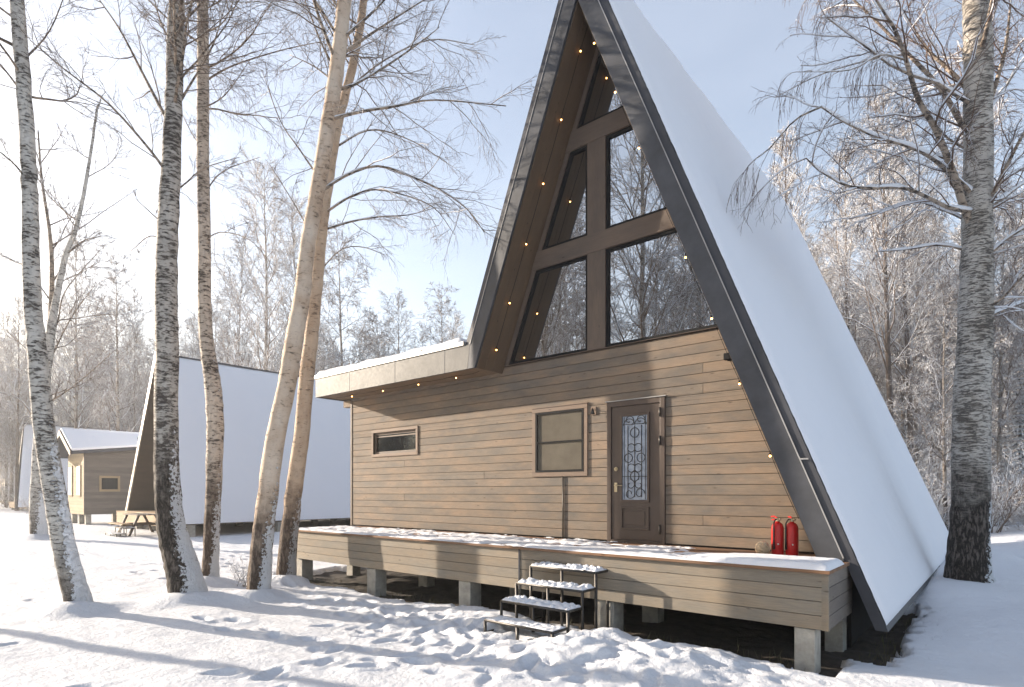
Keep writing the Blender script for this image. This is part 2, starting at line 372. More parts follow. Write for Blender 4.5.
# ------------------------------------------------------------------ ground
def gh_base(x, y):
    r = np.hypot(x, y)
    z = -1.66 + .22 * sstep(10, 30, r)
    z = z + .24 * sstep(-1.6, .6, x) * sstep(6.2, 9.5, y) * (1 - .5 * sstep(20, 40, r))
    z = z + .22 * np.exp(-((x + .75) / .75) ** 2) * sstep(9.3, 11.2, y) * (1 - sstep(17.5, 19.5, y))
    z = z + .12 * (fbm(x * .16, y * .16, 3, 5.) - .45)
    return z
rs = np.random.RandomState(3)
STEPS = []                                              # footprints
def walk(p, q, n, spread=.12):
    d = np.array(q) - np.array(p); L = np.linalg.norm(d); d = d / L; s = np.array([-d[1], d[0]])
    for i in range(n):
        t = L * (i + .5) / n; o = (1 if i % 2 else -1) * spread
        c = np.array(p) + d * t + s * (o + rs.normal(0, .05)); STEPS.append((c[0], c[1], math.atan2(d[1], d[0]) + rs.normal(0, .15), rs.uniform(.02, .045)))
walk((-3.9, 4.9), (-2.2, 1.6), 8); walk((-4.3, 4.9), (-8.5, 4.6), 9); walk((-8.3, 3.3), (-3.4, 3.9), 12); walk((-1.5, 5.6), (-3.9, 4.8), 6)
walk((-4.1, 4.8), (-5.6, 2.2), 7); walk((-16, 6.4), (-4.6, 4.8), 26); walk((-15, 3.2), (-24, 6.5), 20); walk((-12.5, 6.7), (-20.5, 7.5), 18); walk((-3.2, 4.6), (-.2, 4.5), 7); walk((-5.5, 3.8), (-4.4, 1.5), 6); walk((-7.5, 5.3), (-4.5, 4.9), 7)
for _ in range(70):
    STEPS.append((rs.uniform(-6.5, -2.4), rs.uniform(4.1, 5.5), rs.uniform(0, 6.28), rs.uniform(.012, .035)))
for _ in range(24):
    STEPS.append((rs.uniform(-16, -1), rs.uniform(1.2, 6), rs.uniform(0, 6.28), rs.uniform(.015, .035)))
TREE_FEET = []                                          # (x, y, radius) filled before the ground is made
def ground_z(x, y):
    return float(gh_base(np.array([float(x)]), np.array([float(y)]))[0])
FOOT = dict(x0=-11.3, x1=-1.2, y0=6.02, y1=17.6)       # bare soil under the house
def make_ground():
    def axis(a, b, fine, lo, hi, n1, n2):
        f = np.arange(a, b, fine)
        l = a - (np.geomspace(1, 1 + (a - lo), n1)[1:] - 1)[::-1]; h = b + (np.geomspace(1, 1 + (hi - b), n2)[1:] - 1)
        return np.concatenate([l, f, h])
    xs = axis(-13, 1.2, .035, -500, 400, 260, 150); ys = axis(1.2, 10.2, .04, -300, 600, 110, 240)
    X, Y = np.meshgrid(xs, ys)
    Z = gh_base(X, Y)
    near = 1 - sstep(14, 40, np.hypot(X, Y))
    Z += near * (.09 * (fbm(X * .7, Y * .7, 3, 11.) - .47) + .022 * (fbm(X * 3.6, Y * 3.6, 5, 3.) - .47))
    wind = fbm(X * 1.1 + Y * .7, Y * 3.2 - X * .8, 3, 21.); Z += near * .05 * (wind - .45)
    # churned snow along the deck front
    ch = np.exp(-((Y - 5.25) / .65) ** 2) * sstep(-12, -6, X) * (1 - sstep(-.6, .6, X))
    Z += ch * (.045 * (fbm(X * 5, Y * 5, 5, 31.) - .47) * 2 + .05 * (fbm(X * 13, Y * 13, 3, 33.) - .47) + .03)
    Z += near * .010 * (fbm(X * 24, Y * 24, 2, 35.) - .4)
    # pushed-up mounds by the steps
    for mx, my, mr, mh in ((-3.25, 5.35, .38, .16), (-3.5, 4.85, .4, .10), (-4.9, 5.5, .45, .1), (-2.3, 5.6, .5, .10), (-5.6, 5.7, .5, .08), (-2.7, 5.05, .45, .07)):
        Z += mh * np.exp(-(((X - mx) ** 2 + (Y - my) ** 2) / mr ** 2)) * (.75 + .5 * fbm(X * 7, Y * 7, 4, 2.))
    for (cx, cyy, a, dp) in STEPS:
        sel = (np.abs(X - cx) < .5) & (np.abs(Y - cyy) < .5)
        dx = X[sel] - cx; dy = Y[sel] - cyy; u = dx * math.cos(a) + dy * math.sin(a); v = -dx * math.sin(a) + dy * math.cos(a)
        rr = np.sqrt((u / .17) ** 2 + (v / .085) ** 2)
        Z[sel] += -dp * (1 - sstep(.6, 1.1, rr)) + dp * .45 * np.exp(-((rr - 1.35) / .3) ** 2)
    for (tx, ty, tr) in TREE_FEET:
        sel = (np.abs(X - tx) < 2.2) & (np.abs(Y - ty) < 2.2)
        dx = X[sel] - tx; dy = Y[sel] - ty; d = np.hypot(dx, dy)
        Z[sel] += .13 * np.exp(-((d - tr) / .28) ** 2 * (d > tr)) * (1.0 + .35 * (dx * .7 - dy * .7) / (d + .01))
    # the snow stops in a ragged lip round the bare soil under the house
    ex = fbm(X * 2.2, Y * 2.2, 4, 41.) - .47; ef = fbm(X * 9, Y * 9, 3, 47.) - .47
    dI = np.minimum(np.minimum(X - FOOT['x0'], FOOT['x1'] - X), np.minimum(Y - FOOT['y0'] + .05, FOOT['y1'] - Y)) + .5 * ex + .34 * ef
    # the strip along the front of the roof foot is bare as well
    dJ = np.minimum(np.minimum(X + 2.0, -.84 - X), np.minimum(Y - 6.7, 9.9 - Y)) + .16 * ex + .34 * ef
    m = np.maximum(sstep(-.06, .10, dI), sstep(-.03, .06, dJ))
    Z -= .24 * m * (.85 + .3 * fbm(X * 14, Y * 14, 2, 61.))
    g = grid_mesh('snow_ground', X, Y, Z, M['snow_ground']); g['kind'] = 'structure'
    # bare soil sheet below the lip
    xs = np.arange(-12.5, .2, .05); ys = np.concatenate([np.arange(5.2, 10.4, .05), np.arange(10.4, 19, .4)])
    X, Y = np.meshgrid(xs, ys); Z = gh_base(X, Y) - .10 + .10 * (fbm(X * 4, Y * 4, 5, 9.) - .5)
    Z -= .5 * (1 - sstep(0, .7, np.minimum(np.minimum(X + 12.5, .1 - X), np.minimum(Y - 5.2, 18.6 - Y))))
    s = grid_mesh('bare_soil', X, Y, Z, M['soil']); s['kind'] = 'structure'

# ------------------------------------------------------------------ the A-frame house
YF, YW = 7.0, 7.67                 # plane of the roof front, plane of the wall
XO_R = lambda z: -1.473 - .4 * z; XS_R = lambda z: -1.586 - .4 * z; XI_R = lambda z: -1.849 - .4 * z
XO_L = lambda z: -7.884 + .4 * z; XS_L = lambda z: -7.771 + .4 * z; XI_L = lambda z: -7.508 + .4 * z
ZA, ZS, ZI = 8.014, 7.731, 7.074   # heights where each pair of lines meets
XC = -4.6785; YB = 17.3; ZE = 2.45; ZEB = 2.05; XE = -11.45; DZ = -.74
house = thing('a_frame_house', 'large A-frame cabin of brown boards with glazed gable and snow on its steep right roof', 'house', (-5, 7.67, -.74))
rng = random.Random(5)
def boards(mb, x0, x1, z0, z1, y, th, bh, holes=(), xl=None, xr=None, joints=True):
    z = z0
    while z < z1 - 1e-4:
        zt = min(z + bh, z1); cuts = sorted({z, zt - .006} | {h[2] for h in holes if z < h[2] < zt - .006} | {h[3] for h in holes if z < h[3] < zt - .006})
        vr = rng.random(); jx = [rng.choice((-9.3, -7.1, -3.1))] if joints and rng.random() < .3 else []
        vrs = [rng.random() for _ in range(4)]
        for a, b in zip(cuts[:-1], cuts[1:]):
            m_ = (a + b) / 2; xa = xl(m_) if xl else x0; xb = xr(m_) if xr else x1
            segs = [(xa, xb)]
            for h in holes:
                if h[2] < m_ < h[3]:
                    ns = []
                    for s0, s1 in segs:
                        if h[0] > s0 and h[1] < s1: ns += [(s0, h[0]), (h[1], s1)]
                        else: ns.append((s0, s1))
                    segs = ns
            for s0, s1 in segs:
                ps = [s0] + [j for j in jx if s0 + .2 < j < s1 - .2] + [s1]
                for i, (p, q) in enumerate(zip(ps[:-1], ps[1:])):
                    mb.box((p, y, a), (q - (.003 if q != s1 else 0), y + th, b), vrs[i % 4])
        z = zt
BIGW = (-5.93, -4.99, .32, 1.30); SMW = (-10.30, -8.93, .80, 1.25); DOORH = (-4.57, -3.64, -.74, 1.34)
# front wall
mb = MB(); boards(mb, -11.12, -1.0, -.72, 2.16, YW, .03, .1365, (BIGW, SMW, DOORH), xr=lambda z: min(XI_R(z) + .02, -1.3)); mb.build('wall', M['siding'], house, bevel=.004)
def wall_back(name):     # inner lining just behind the boards so no light leaks through the joints
    mb = MB()
    xs = [(-11.10, SMW[0]), (SMW[1], BIGW[0]), (BIGW[1], DOORH[0]), (DOORH[1], -1.75)]
    for a, b in xs: mb.prism_y([(a, -.74), (b, -.74), (min(b, XI_R(2.17) - .05) if b > -2 else b, 2.17), (a, 2.17)], YW + .034, YW + .12)
    mb.box((SMW[0], YW + .034, -.74), (SMW[1], YW + .12, SMW[2])); mb.box((SMW[0], YW + .034, SMW[3]), (SMW[1], YW + .12, 2.17))
    mb.box((BIGW[0], YW + .034, -.74), (BIGW[1], YW + .12, BIGW[2])); mb.box((BIGW[0], YW + .034, BIGW[3]), (BIGW[1], YW + .12, 2.17))
    mb.box((DOORH[0], YW + .034, DOORH[3]), (DOORH[1], YW + .12, 2.17))
    mb.box((-11.12, YW + .13, -.74), (-11.0, YB - .3, 2.3)); mb.prism_y([(-10.9, -.74), (XI_R(-.74) - .05, -.74), (XI_R(2.4) - .05, 2.4), (-10.9, 2.4)], YB - .5, YB - .38)
    mb.prism_y([(XI_L(2.4) + .05, 2.41), (XI_R(2.4) - .05, 2.41), (XC, ZI - .1)], YB - .5, YB - .38)
    mb.build(name, M['interior'], house)
wall_back('inner_wall')
MB().box((-11.14, YW - .012, -.74), (-11.085, YW + .05, 2.03)).build('corner_trim', M['frame_wood_v'], house)
MB().box((-11.1, YW + .13, -1.0), (-1.35, YB - .3, -.76)).build('floor', M['dark_wood'], house)
# left side wall cladding, seen edge-on
mb = MB()
z = -.72
while z < 2.1: mb.box((-11.15, YW + .06, z), (-11.125, YB - .3, z + .13), rng.random()); z += .1365
mb.build('side_wall', M['siding'], house)
# steep roof: slabs, soffits, fascias
def slab(name, m, xo, xi, z0, zo, zi, y0, y1, foot_flat=True):
    mb = MB(); mb.prism_y([(xo(z0), z0), (XC, zo), (XC, zi), (xi(z0), z0)], y0, y1); return mb.build(name, m, house)
slab('roof', M['trim'], XO_R, XS_R, -1.42, ZA, ZS, YF, YB)
slab('roof', M['trim'], XO_L, XS_L, ZE - .02, ZA, ZS, YF, YB)
def fascia(xs, xi, z0):
    mb = MB(); mb.prism_y([(xs(z0), z0), (XC, ZS - .004), (XC, ZI), (xi(z0), z0)], YF - .012, YF + .03); return mb
f = fascia(lambda z: XS_R(z) + 0.0, XI_R, -.73).build('fascia', M['fascia'], house, bevel=.003)
mb = MB(); mb.prism_y([(XS_L(ZE), ZE), (XC, ZS - .004), (XC, ZI), (XI_L(ZEB), ZEB), (XI_L(ZEB) - .16, ZEB), ], YF - .0118, YF + .031); mb.build('fascia', M['fascia'], house, bevel=.003)
# narrow drip trim along the seam
for xs in (XS_R, XS_L):
    s_ = 1 if xs is XS_R else -1; z0 = -.7 if s_ > 0 else ZE
    mb = MB(); mb.prism_y([(xs(z0) - .006, z0), (XC - .006, ZS), (XC + .006, ZS), (xs(z0) + .008, z0)], YF - .02, YF - .013); mb.build('drip_trim', M['trim_pale'], house)
for (p, q) in ((-.2, .0),):
    pass
# insulation core that fills the roof between slab and soffit behind the fascia
mb = MB(); mb.prism_y([(XS_R(-.72) - .004, -.72), (XC, ZS - .012), (XC, ZI + .01), (XI_R(-.72) + .012, -.72)], YF + .032, YB - .01); mb.build('roof_core', M['dark_wood'], house)
mb = MB(); mb.prism_y([(XS_L(ZE) + .004, ZE), (XC, ZS - .012), (XC, ZI + .01), (XI_L(ZE) - .012, ZE)], YF + .032, YB - .01); mb.build('roof_core', M['dark_wood'], house)
# soffit boards run up the slope; three boards per side
def soffit(xi, s_, z0):
    mb = MB(); n = 4; y0 = YF + .035; y1 = YW + .10; ww = (y1 - y0) / n
    for i in range(n):
        a = y0 + i * ww; b = a + ww - .003
        mb.prism_y([(xi(z0), z0), (XC, ZI - .002), (XC, ZI - .04), (xi(z0) - s_ * .016, z0)], a, b, rng.random())
    return mb
soffit(XI_R, 1, -.72).build('soffit', m_wood('soffit_slope', (.13, .088, .055), (.105, .072, .048), None, 'z', .75, .35, .12), house)
soffit(XI_L, -1, ZEB).build('soffit', bpy.data.materials['soffit_slope'], house)
# low flat roof to the left
mb = MB(); mb.box((XE, YF, ZEB + .035), (XI_L(ZEB) - .02, YF + .03, ZE - .09)); mb.v = mb.v
mb = MB(); mb.prism_y([(XE, ZEB), (XI_L(ZEB) - .163, ZEB), (XS_L(ZE) - .003, ZE - .0), (XE, ZE)], YF - .012, YF + .03); mb.build('eave_fascia', M['eave_metal'], house, bevel=.003)
for xx in (-10.2, -8.75, -7.4): MB().box((xx - .004, YF - .015, ZEB + .004), (xx + .004, YF - .0125, ZE - .004)).build('fascia_seam', M['trim'], house)
MB().box((XE - .012, YF, ZEB), (XE + .02, YB, ZE)).build('eave_end', M['eave_metal'], house)
mb = MB(); y = YF + .033
while y < YW + .03: mb.box((XE + .022, y, ZEB + .02), (XI_L(ZEB) - .05, min(y + .214, YW + .03), ZEB + .045), rng.random()); y += .22
mb.build('eave_soffit', M['soffit'], house)
MB().box((XE + .02, YF + .034, ZEB + .048), (-6.95, YB - .05, ZE - .004)).build('eave_roof', M['trim'], house)
MB().box((XE - .02, YF - .03, ZE + .002), (-6.93, YB, ZE + .07)).build('eave_flashing', M['trim_pale'], house)
MB().box((-11.42, YW + .0, 1.90), (-11.16, YW + .12, 2.045)).build('eave_beam', M['siding'], house)
# glazed gable ---------------------------------------------------------
def zpx(x, y): return on_y(x, y, YW).z
MX0, MX1 = on_y(588, 250, YW).x, on_y(606, 250, YW).x          # centre post
S0 = 2.17; S1 = zpx(587, 351)
R0, R1 = (zpx(587, 255) + zpx(606, 249)) / 2, (zpx(587, 238) + zpx(607, 228)) / 2
U0, U1 = (zpx(587, 145) + zpx(606, 136)) / 2, (zpx(570, 133) + zpx(625, 108)) / 2
GL = lambda z: XI_L(z) + .03; GR = lambda z: XI_R(z) - .03
FWD = .085                                             # width of the sloping side frames
mb = MB()
def rail(a, b, y0=YW - .035, y1=YW + .06, var=.5): mb.prism_y([(GL(a), a), (GR(a), a), (GR(b), b), (GL(b), b)], y0, y1, var)
for a_, b_ in ((S0, S1), (R0, R1), (U0, U1)):
    mb = MB(); rail(a_, b_, YW - .03); mb.build('glazing_rail', M['frame_wood'], house, bevel=.004)
for a_, b_ in ((S1, R0), (R1, U0)): MB().box((MX0, YW - .024, a_), (MX1, YW + .06, b_)).build('glazing_post', M['frame_wood_v'], house, bevel=.004)
mb = MB()
ztop = ZI - .1
for s_ in (1, -1):
    xl = (GL if s_ > 0 else GR)
    for a, b in ((S1, R0), (R1, U0)):
        mb.prism_y([(xl(a), a), (xl(a) + s_ * FWD, a), (xl(b) + s_ * FWD, b), (xl(b), b)], YW - .02, YW + .06)
    b = U1 + (XC - s_ * 0 - (xl(U1) + s_ * FWD)) * s_ / .4
    mb.prism_y([(xl(U1), U1), (xl(U1) + s_ * FWD, U1), (XC, b), (XC, ztop)], YW - .02, YW + .06)
mb.build('glazing_side_frame', M['frame_wood_v'], house, bevel=.004)
def pane_part(poly):
    """dark inner frame with a glass pane"""
    cx = sum(p[0] for p in poly) / len(poly); cz = sum(p[1] for p in poly) / len(poly)
    n = len(poly); W_ = .045
    # inset polygon
    ar = sum(poly[i][0] * poly[(i + 1) % n][1] - poly[(i + 1) % n][0] * poly[i][1] for i in range(n))
    if ar < 0: poly = poly[::-1]
    ins = []
    for i in range(n):
        p0, p1, p2 = Vector(poly[i - 1]), Vector(poly[i]), Vector(poly[(i + 1) % n])
        e1 = (p1 - p0).normalized(); e2 = (p2 - p1).normalized(); n1 = Vector((-e1.y, e1.x)); n2 = Vector((-e2.y, e2.x))
        bis = (n1 + n2); k = W_ / max(.25, (1 + n1.dot(n2)) / 2) / 2
        ins.append(tuple(p1 + bis * k))
    mb = MB()
    for i in range(n):
        j = (i + 1) % n; mb.prism_y([poly[i], poly[j], ins[j], ins[i]], YW + .0, YW + .055)
    fr = mb.build('window', M['black'], house)
    g = MB(); k = len(g.v); g.v += [(x, YW + .03, z) for x, z in ins]; g.face(list(range(n))); g.build('pane', M['glass'], fr)
gl = lambda z: GL(z) + FWD; gr = lambda z: GR(z) - FWD
pane_part([(gl(S1), S1), (MX0, S1), (MX0, R0), (gl(R0), R0)]); pane_part([(MX1, S1), (gr(S1), S1), (gr(R0), R0), (MX1, R0)])
pane_part([(gl(R1), R1), (MX0, R1), (MX0, U0), (gl(U0), U0)]); pane_part([(MX1, R1), (gr(R1), R1), (gr(U0), U0), (MX1, U0)])
pane_part([(gl(U1), U1), (gr(U1), U1), (XC, U1 + (XC - gl(U1)) / .4)])
# room behind: curtain and back wall
mb = MB(); mb.prism_y([(-7.2, -.7), (-2.3, -.7), (XI_R(2.4) - .1, 2.4), (XC, ZI - .1), (XI_L(2.4) + .1, 2.4), (-7.2, 2.3)], YW + 4.0, YW + 4.1); mb.build('inner_partition', M['interior'], house)
# windows and door -----------------------------------------------------
def casing(h, wd, y=YW - .022):
    mb = MB(); x0, x1, z0, z1 = h
    mb.box((x0 - wd, y, z1), (x1 + wd, YW + .03, z1 + wd)); mb.box((x0 - wd, y, z0 - wd), (x1 + wd, YW + .03, z0))
    mb.box((x0 - wd, y, z0 + .001), (x0, YW + .03, z1 - .001)); mb.box((x1, y, z0 + .001), (x1 + wd, YW + .03, z1 - .001)); return mb
wn = casing(BIGW, .07).build('window', M['casing'], house, bevel=.004); wn['label'] = 'square window with wooden surround and dull insect screen'
mb = MB(); x0, x1, z0, z1 = BIGW
for a, b in (((x0 + .001, z0 + .001), (x0 + .035, z1 - .001)), ((x1 - .035, z0 + .001), (x1 - .001, z1 - .001)), ((x0 + .035, z0 + .001), (x1 - .035, z0 + .035)), ((x0 + .035, z1 - .035), (x1 - .035, z1 - .001)), ((x0 + .035, (z0 + z1) / 2 - .012), (x1 - .035, (z0 + z1) / 2 + .008))):
    mb.box((a[0], YW - .026, a[1]), (b[0], YW + .02, b[1]))
mb.build('screen_frame', M['black'], wn); MB().box((x0 + .03, YW + .0, z0 + .03), (x1 - .03, YW + .004, z1 - .03)).build('insect_screen', M['screen'], wn)
mb = MB(); mb.box((x0 - .075, YW - .032, z1 + .071), (x1 + .08, YW + .01, z1 + .083)); mb.build('drip_cap', M['casing'], wn)
wn = casing(SMW, .06).build('window', M['casing'], house, bevel=.004); wn['label'] = 'low wide window with wooden surround'
x0, x1, z0, z1 = SMW; mb = MB()
for a, b in (((x0 + .001, z0 + .001), (x0 + .05, z1 - .001)), ((x1 - .05, z0 + .001), (x1 - .001, z1 - .001)), ((x0 + .05, z0 + .001), (x1 - .05, z0 + .05)), ((x0 + .05, z1 - .05), (x1 - .05, z1 - .001)), ((x0 + .05, z1 - .10), (x1 - .05, z1 - .075))):
    mb.box((a[0], YW + .025, a[1]), (b[0], YW + .07, b[1]))
mb.build('window_frame', M['frame_wood'], wn); MB().box((x0 + .045, YW + .045, z0 + .045), (x1 - .045, YW + .049, z1 - .045)).build('pane', M['glass_small'], wn)
MB().box((x0, YW + .03, z0 - .0), (x0 - .02, YW + .12, z1)).build('reveal', M['casing'], wn)
MB().box((x0 - .05, YW + .26, z0 - .05), (x1 + .05, YW + .28, z1 + .05)).build('backing', M['interior'], wn)
mb = MB(); k = 24
for i in range(k): mb.box((x0 + .42 + i * .038, YW + .16 + .012 * math.sin(i * 1.3), z0), (x0 + .458 + i * .038, YW + .17 + .012 * math.sin(i * 1.3), z1 - .2))
mb.build('curtain', M['curtain'], wn)
# door
x0, x1, z0, z1 = DOORH; door = MB().box((x0 + .075, YW - .012, z0 + .04), (x1 - .075, YW + .05, z1 - .08)).build('door', M['door'], house, bevel=.004); door['label'] = 'brown metal door with long ornamental glass panel'
mb = MB(); mb.box((x0 - .0, YW - .03, z0), (x0 + .072, YW + .06, z1)); mb.box((x1 - .072, YW - .03, z0), (x1, YW + .06, z1)); mb.box((x0 + .0725, YW - .03, z1 - .077), (x1 - .0725, YW + .06, z1)); mb.box((x0 + .0725, YW - .03, z0), (x1 - .0725, YW + .06, z0 + .038)); mb.build('door_frame', M['door'], door, bevel=.004)
def px_door(x, y): p = on_y(x, y, YW - .01); return p.x, p.z
GX0, GZ1 = px_door(622, 417); GX1, GZ0 = px_door(650, 500); GX0 = x0 + .26; GX1 = x1 - .27
def moulding(mb, a, b, c, d, w_, y0=YW - .034, y1=YW - .0125):
    mb.box((a - w_, y0, d), (b + w_, y1, d + w_)); mb.box((a - w_, y0, c - w_), (b + w_, y1, c)); mb.box((a - w_, y0, c), (a, y1, d)); mb.box((b, y0, c), (b + w_, y1, d))
mb = MB(); moulding(mb, GX0, GX1, GZ0, GZ1, .035); PZ0, PZ1 = z0 + .22, z0 + .50
moulding(mb, GX0, GX1, PZ0, PZ1, .03); mb.box((GX0 + .04, YW - .022, PZ0 + .04), (GX1 - .04, YW - .0125, PZ1 - .04)); mb.build('door_moulding', M['door'], door, bevel=.006)
MB().box((GX0, YW - .016, GZ0), (GX1, YW - .0125, GZ1)).build('door_glass', m_plain('frosted', (.30, .34, .40), .25, 0, .3, 12, .3), door)
mb = MB(); yy = YW - .023; cx = (GX0 + GX1) / 2; hw = (GX1 - GX0) / 2; hz = GZ1 - GZ0
def wire(pts, r=.0055): mb.tube([(p[0], yy, p[1]) for p in pts], r, 5)
def arc(c, r, a0, a1, n=12, k=0.): return [(c[0] + (r - k * i / n) * math.cos(RAD(a0 + (a1 - a0) * i / n)), c[1] + (r - k * i / n) * math.sin(RAD(a0 + (a1 - a0) * i / n))) for i in range(n + 1)]
for xx in (-.55, 0, .55): wire([(cx + xx * hw, GZ0 + .04), (cx + xx * hw, GZ1 - .14)])
for s_ in (1, -1):
    wire([(cx + s_ * hw * .85, GZ0 + .01), (cx + s_ * hw * .85, GZ1 - .01)], .004)
    wire(arc((cx + s_ * hw * .45, GZ1 - .13), hw * .45, 180 if s_ > 0 else 0, 0 if s_ > 0 else 180)); wire(arc((cx + s_ * hw * .45, GZ1 - .06), hw * .42, -60, 300, 16, hw * .3))
    wire(arc((cx + s_ * hw * .4, GZ0 + .09), hw * .42, 0, 380 * s_, 18, hw * .3)); wire(arc((cx + s_ * hw * .35, GZ0 + .22), hw * .4, 90, 90 + 330 * s_, 18, hw * .28))
    wire(arc((cx + s_ * hw * .5, GZ0 + hz * .5), hw * .32, 0, 360, 16)); wire(arc((cx + s_ * hw * .28, GZ0 + hz * .62), hw * .3, 0, 360, 14)); wire(arc((cx + s_ * hw * .28, GZ0 + hz * .38), hw * .3, 0, 360, 14))
wire(arc((cx, GZ0 + hz * .8), hw * .35, 0, 360, 16)); wire(arc((cx, GZ0 + hz * .28), hw * .35, 0, 360, 16)); wire([(GX0, GZ1 - .12), (GX1, GZ1 - .12)], .004); wire([(GX0, GZ0 + .34), (GX1, GZ0 + .34)], .004)
mb.build('door_grille', M['steel'], door, smooth=True)
hx = x0 + .15
mb = MB(); mb.lathe([(.03, -.01), (.032, 0), (.03, .006)], (0, 0, 0), 16); mb.v = [(hx + v[0], YW - .018 - v[2], .48 + v[1] - .14) for v in mb.v]; mb.box((hx - .008, YW - .045, .325), (hx + .008, YW - .02, .355)); mb.build('lock', M['brass'], door)
mb = MB(); mb.box((hx - .024, YW - .024, .0), (hx + .024, YW - .0135, .14)); mb.tube([(hx, YW - .02, .10), (hx, YW - .065, .10), (hx + .03, YW - .07, .10), (hx + .13, YW - .068, .095)], .0095, 8); mb.build('handle', M['brass'], door, smooth=False, bevel=.003)
for zz in (z0 + .15, z0 + 1.05 + .35, z1 - .28):
    MB().tube([(x1 - .07, YW - .04, zz), (x1 - .07, YW - .04, zz + .13)], .014, 10).build('hinge', M['steel'], door)
mb = MB(); mb.box((x0 - .02, YW - .045, z1 + .002), (x1 + .02, YW + .02, z1 + .014)); mb.build('door_flashing', M['trim_pale'], door)
# conduit under the window, lamp by the door, small floodlight
px = on_y(563.5, 500, YW).x; mb = MB(); mb.tube([(px, YW - .016, BIGW[2] - .075), (px, YW - .016, DZ)], .012, 8); mb.build('conduit', M['steel'], house, smooth=True)
p = on_y(594, 411, YW); lm = MB().box((p.x - .045, YW - .02, p.z - .06), (p.x + .045, YW - .001, p.z + .06)).build('wall_lamp', M['casing'], house)
mb = MB(); mb.tube([(p.x, YW - .02, p.z + .02), (p.x + .02, YW - .08, p.z + .03), (p.x + .03, YW - .09, p.z)], .008, 6); mb.lathe([(.012, .03), (.022, 0), (.035, -.045), (.03, -.05)], (p.x + .03, YW - .09, p.z - .01), 12); mb.build('lamp_shade', M['steel'], lm)
p = on_y(730, 357, YW); lm = MB().box((p.x - .03, YW - .02, p.z - .05), (p.x + .03, YW - .001, p.z + .05)).build('floodlight', M['black'], house)
MB().box((p.x - .055, YW - .09, p.z - .045), (p.x + .055, YW - .022, p.z + .04)).build('lamp_head', M['black'], lm, bevel=.008)
# bracket on the roof trim
p = on_y(802, 459, YF); MB().box((p.x - .02, YF - .035, p.z - .008), (p.x + .07, YF - .021, p.z + .008)).build('bracket', M['trim_pale'], house)
# ridge cap
mb = MB(); mb.prism_y([(XC - .09, ZA - .19), (XC, ZA + .03), (XC + .09, ZA - .19), (XC + .08, ZA - .2), (XC, ZA + .003), (XC - .08, ZA - .2)], YF - .01, YB + .02); mb.build('ridge_cap', M['trim'], house)
# roof snow on the right slope: sheet in (along, down) coordinates with thickness
def roof_snow(parent, xo, z_foot, z_top, y0, y1, sgn=1, name='roof_snow', dent=True, res=.045, thick=.05, bare_ridge=True, seed=0.):
    sl_ = abs(xo(1) - xo(0)); nz = 1 / math.hypot(1, sl_); nrm = Vector((sgn * nz, 0, sl_ * nz))
    ny = int((y1 - y0) / res); nz_ = int((z_top - z_foot) / res)
    V, U = np.meshgrid(np.linspace(z_foot, z_top, nz_), np.linspace(y0, y1, ny))
    X = sgn * 0 + np.vectorize(xo)(V); 
    T = thick * (.92 + .22 * fbm(U * .5, V * .5, 4, seed + 2.)) + .012 * (fbm(U * 4, V * 4, 4, seed + 5.) - .5)
    e = np.minimum(np.minimum(U - y0, y1 - U), np.minimum((V - z_foot), (z_top - V) * 1.0))
    edge = .005 * (fbm(U * 23, V * 23, 3, seed + 7.) - .35)
    prof = np.sqrt(np.clip((e + .004 - edge * (e < .2)) / .05, 0, 1)); 
    if dent:
        # a long soft fold where the snow has settled near the back of the roof
        z_ = V; yc = 13.2 + (z_ + 1.3) * .55; amp = (1 - sstep(1.5, 5.2, z_)); T = T - amp * .03 * np.exp(-((U - yc) / .4) ** 2) + amp * .02 * sstep(0, .9, U - yc)
    if bare_ridge:
        g = fbm(U * 1.3, U * 0 + 3., 3, seed + 13.); bare = (g > .5) * np.exp(-((z_top - V) / .06) ** 2) ; T = T * (1 - bare)
    T = T * prof - .004
    P = [X + nrm.x * T, U, V + nrm.z * T]
    return grid_mesh(name, P[0], P[1], P[2], M['snow_roof'], parent)
roof_snow(house, XO_R, -1.36, ZA - .03, YF + .004, YB)
# cap snow lying along the ridge
def blob_strip(parent, name, x0, x1, y0, y1, z, h, res=.04, seed=0., m=None, fn=None, edge=.08):
    nx = max(4, int((x1 - x0) / res)); ny = max(4, int((y1 - y0) / res))
    X, Y = np.meshgrid(np.linspace(x0, x1, nx), np.linspace(y0, y1, ny))
    e = np.minimum(np.minimum(X - x0, x1 - X), np.minimum(Y - y0, y1 - Y)); j = .5 * edge * (fbm(X * 7, Y * 7, 3, seed) - .3)
    T = h * (.6 + .8 * fbm(X * 2.5, Y * 2.5, 4, seed + 3)) * np.sqrt(np.clip((e - j * (e < edge)) / edge, 0, 1))
    if fn is not None: T = fn(X, Y, T)
    Zz = z + T - .006 * (T <= .002)
    K = (T[:-1, :-1] > 0) | (T[1:, :-1] > 0) | (T[:-1, 1:] > 0) | (T[1:, 1:] > 0)
    return grid_mesh(name, X, Y, Zz, m or M['snow'], parent, K)
blob_strip(house, 'eave_snow', XE - .01, -6.98, YF - .02, YB, ZE + .071, .10, .07, 4.)
MB().box((-11.44, YW + .0, 2.046), (-11.2, YW + .1, 2.05)).build('beam_flashing', M['trim_pale'], house)
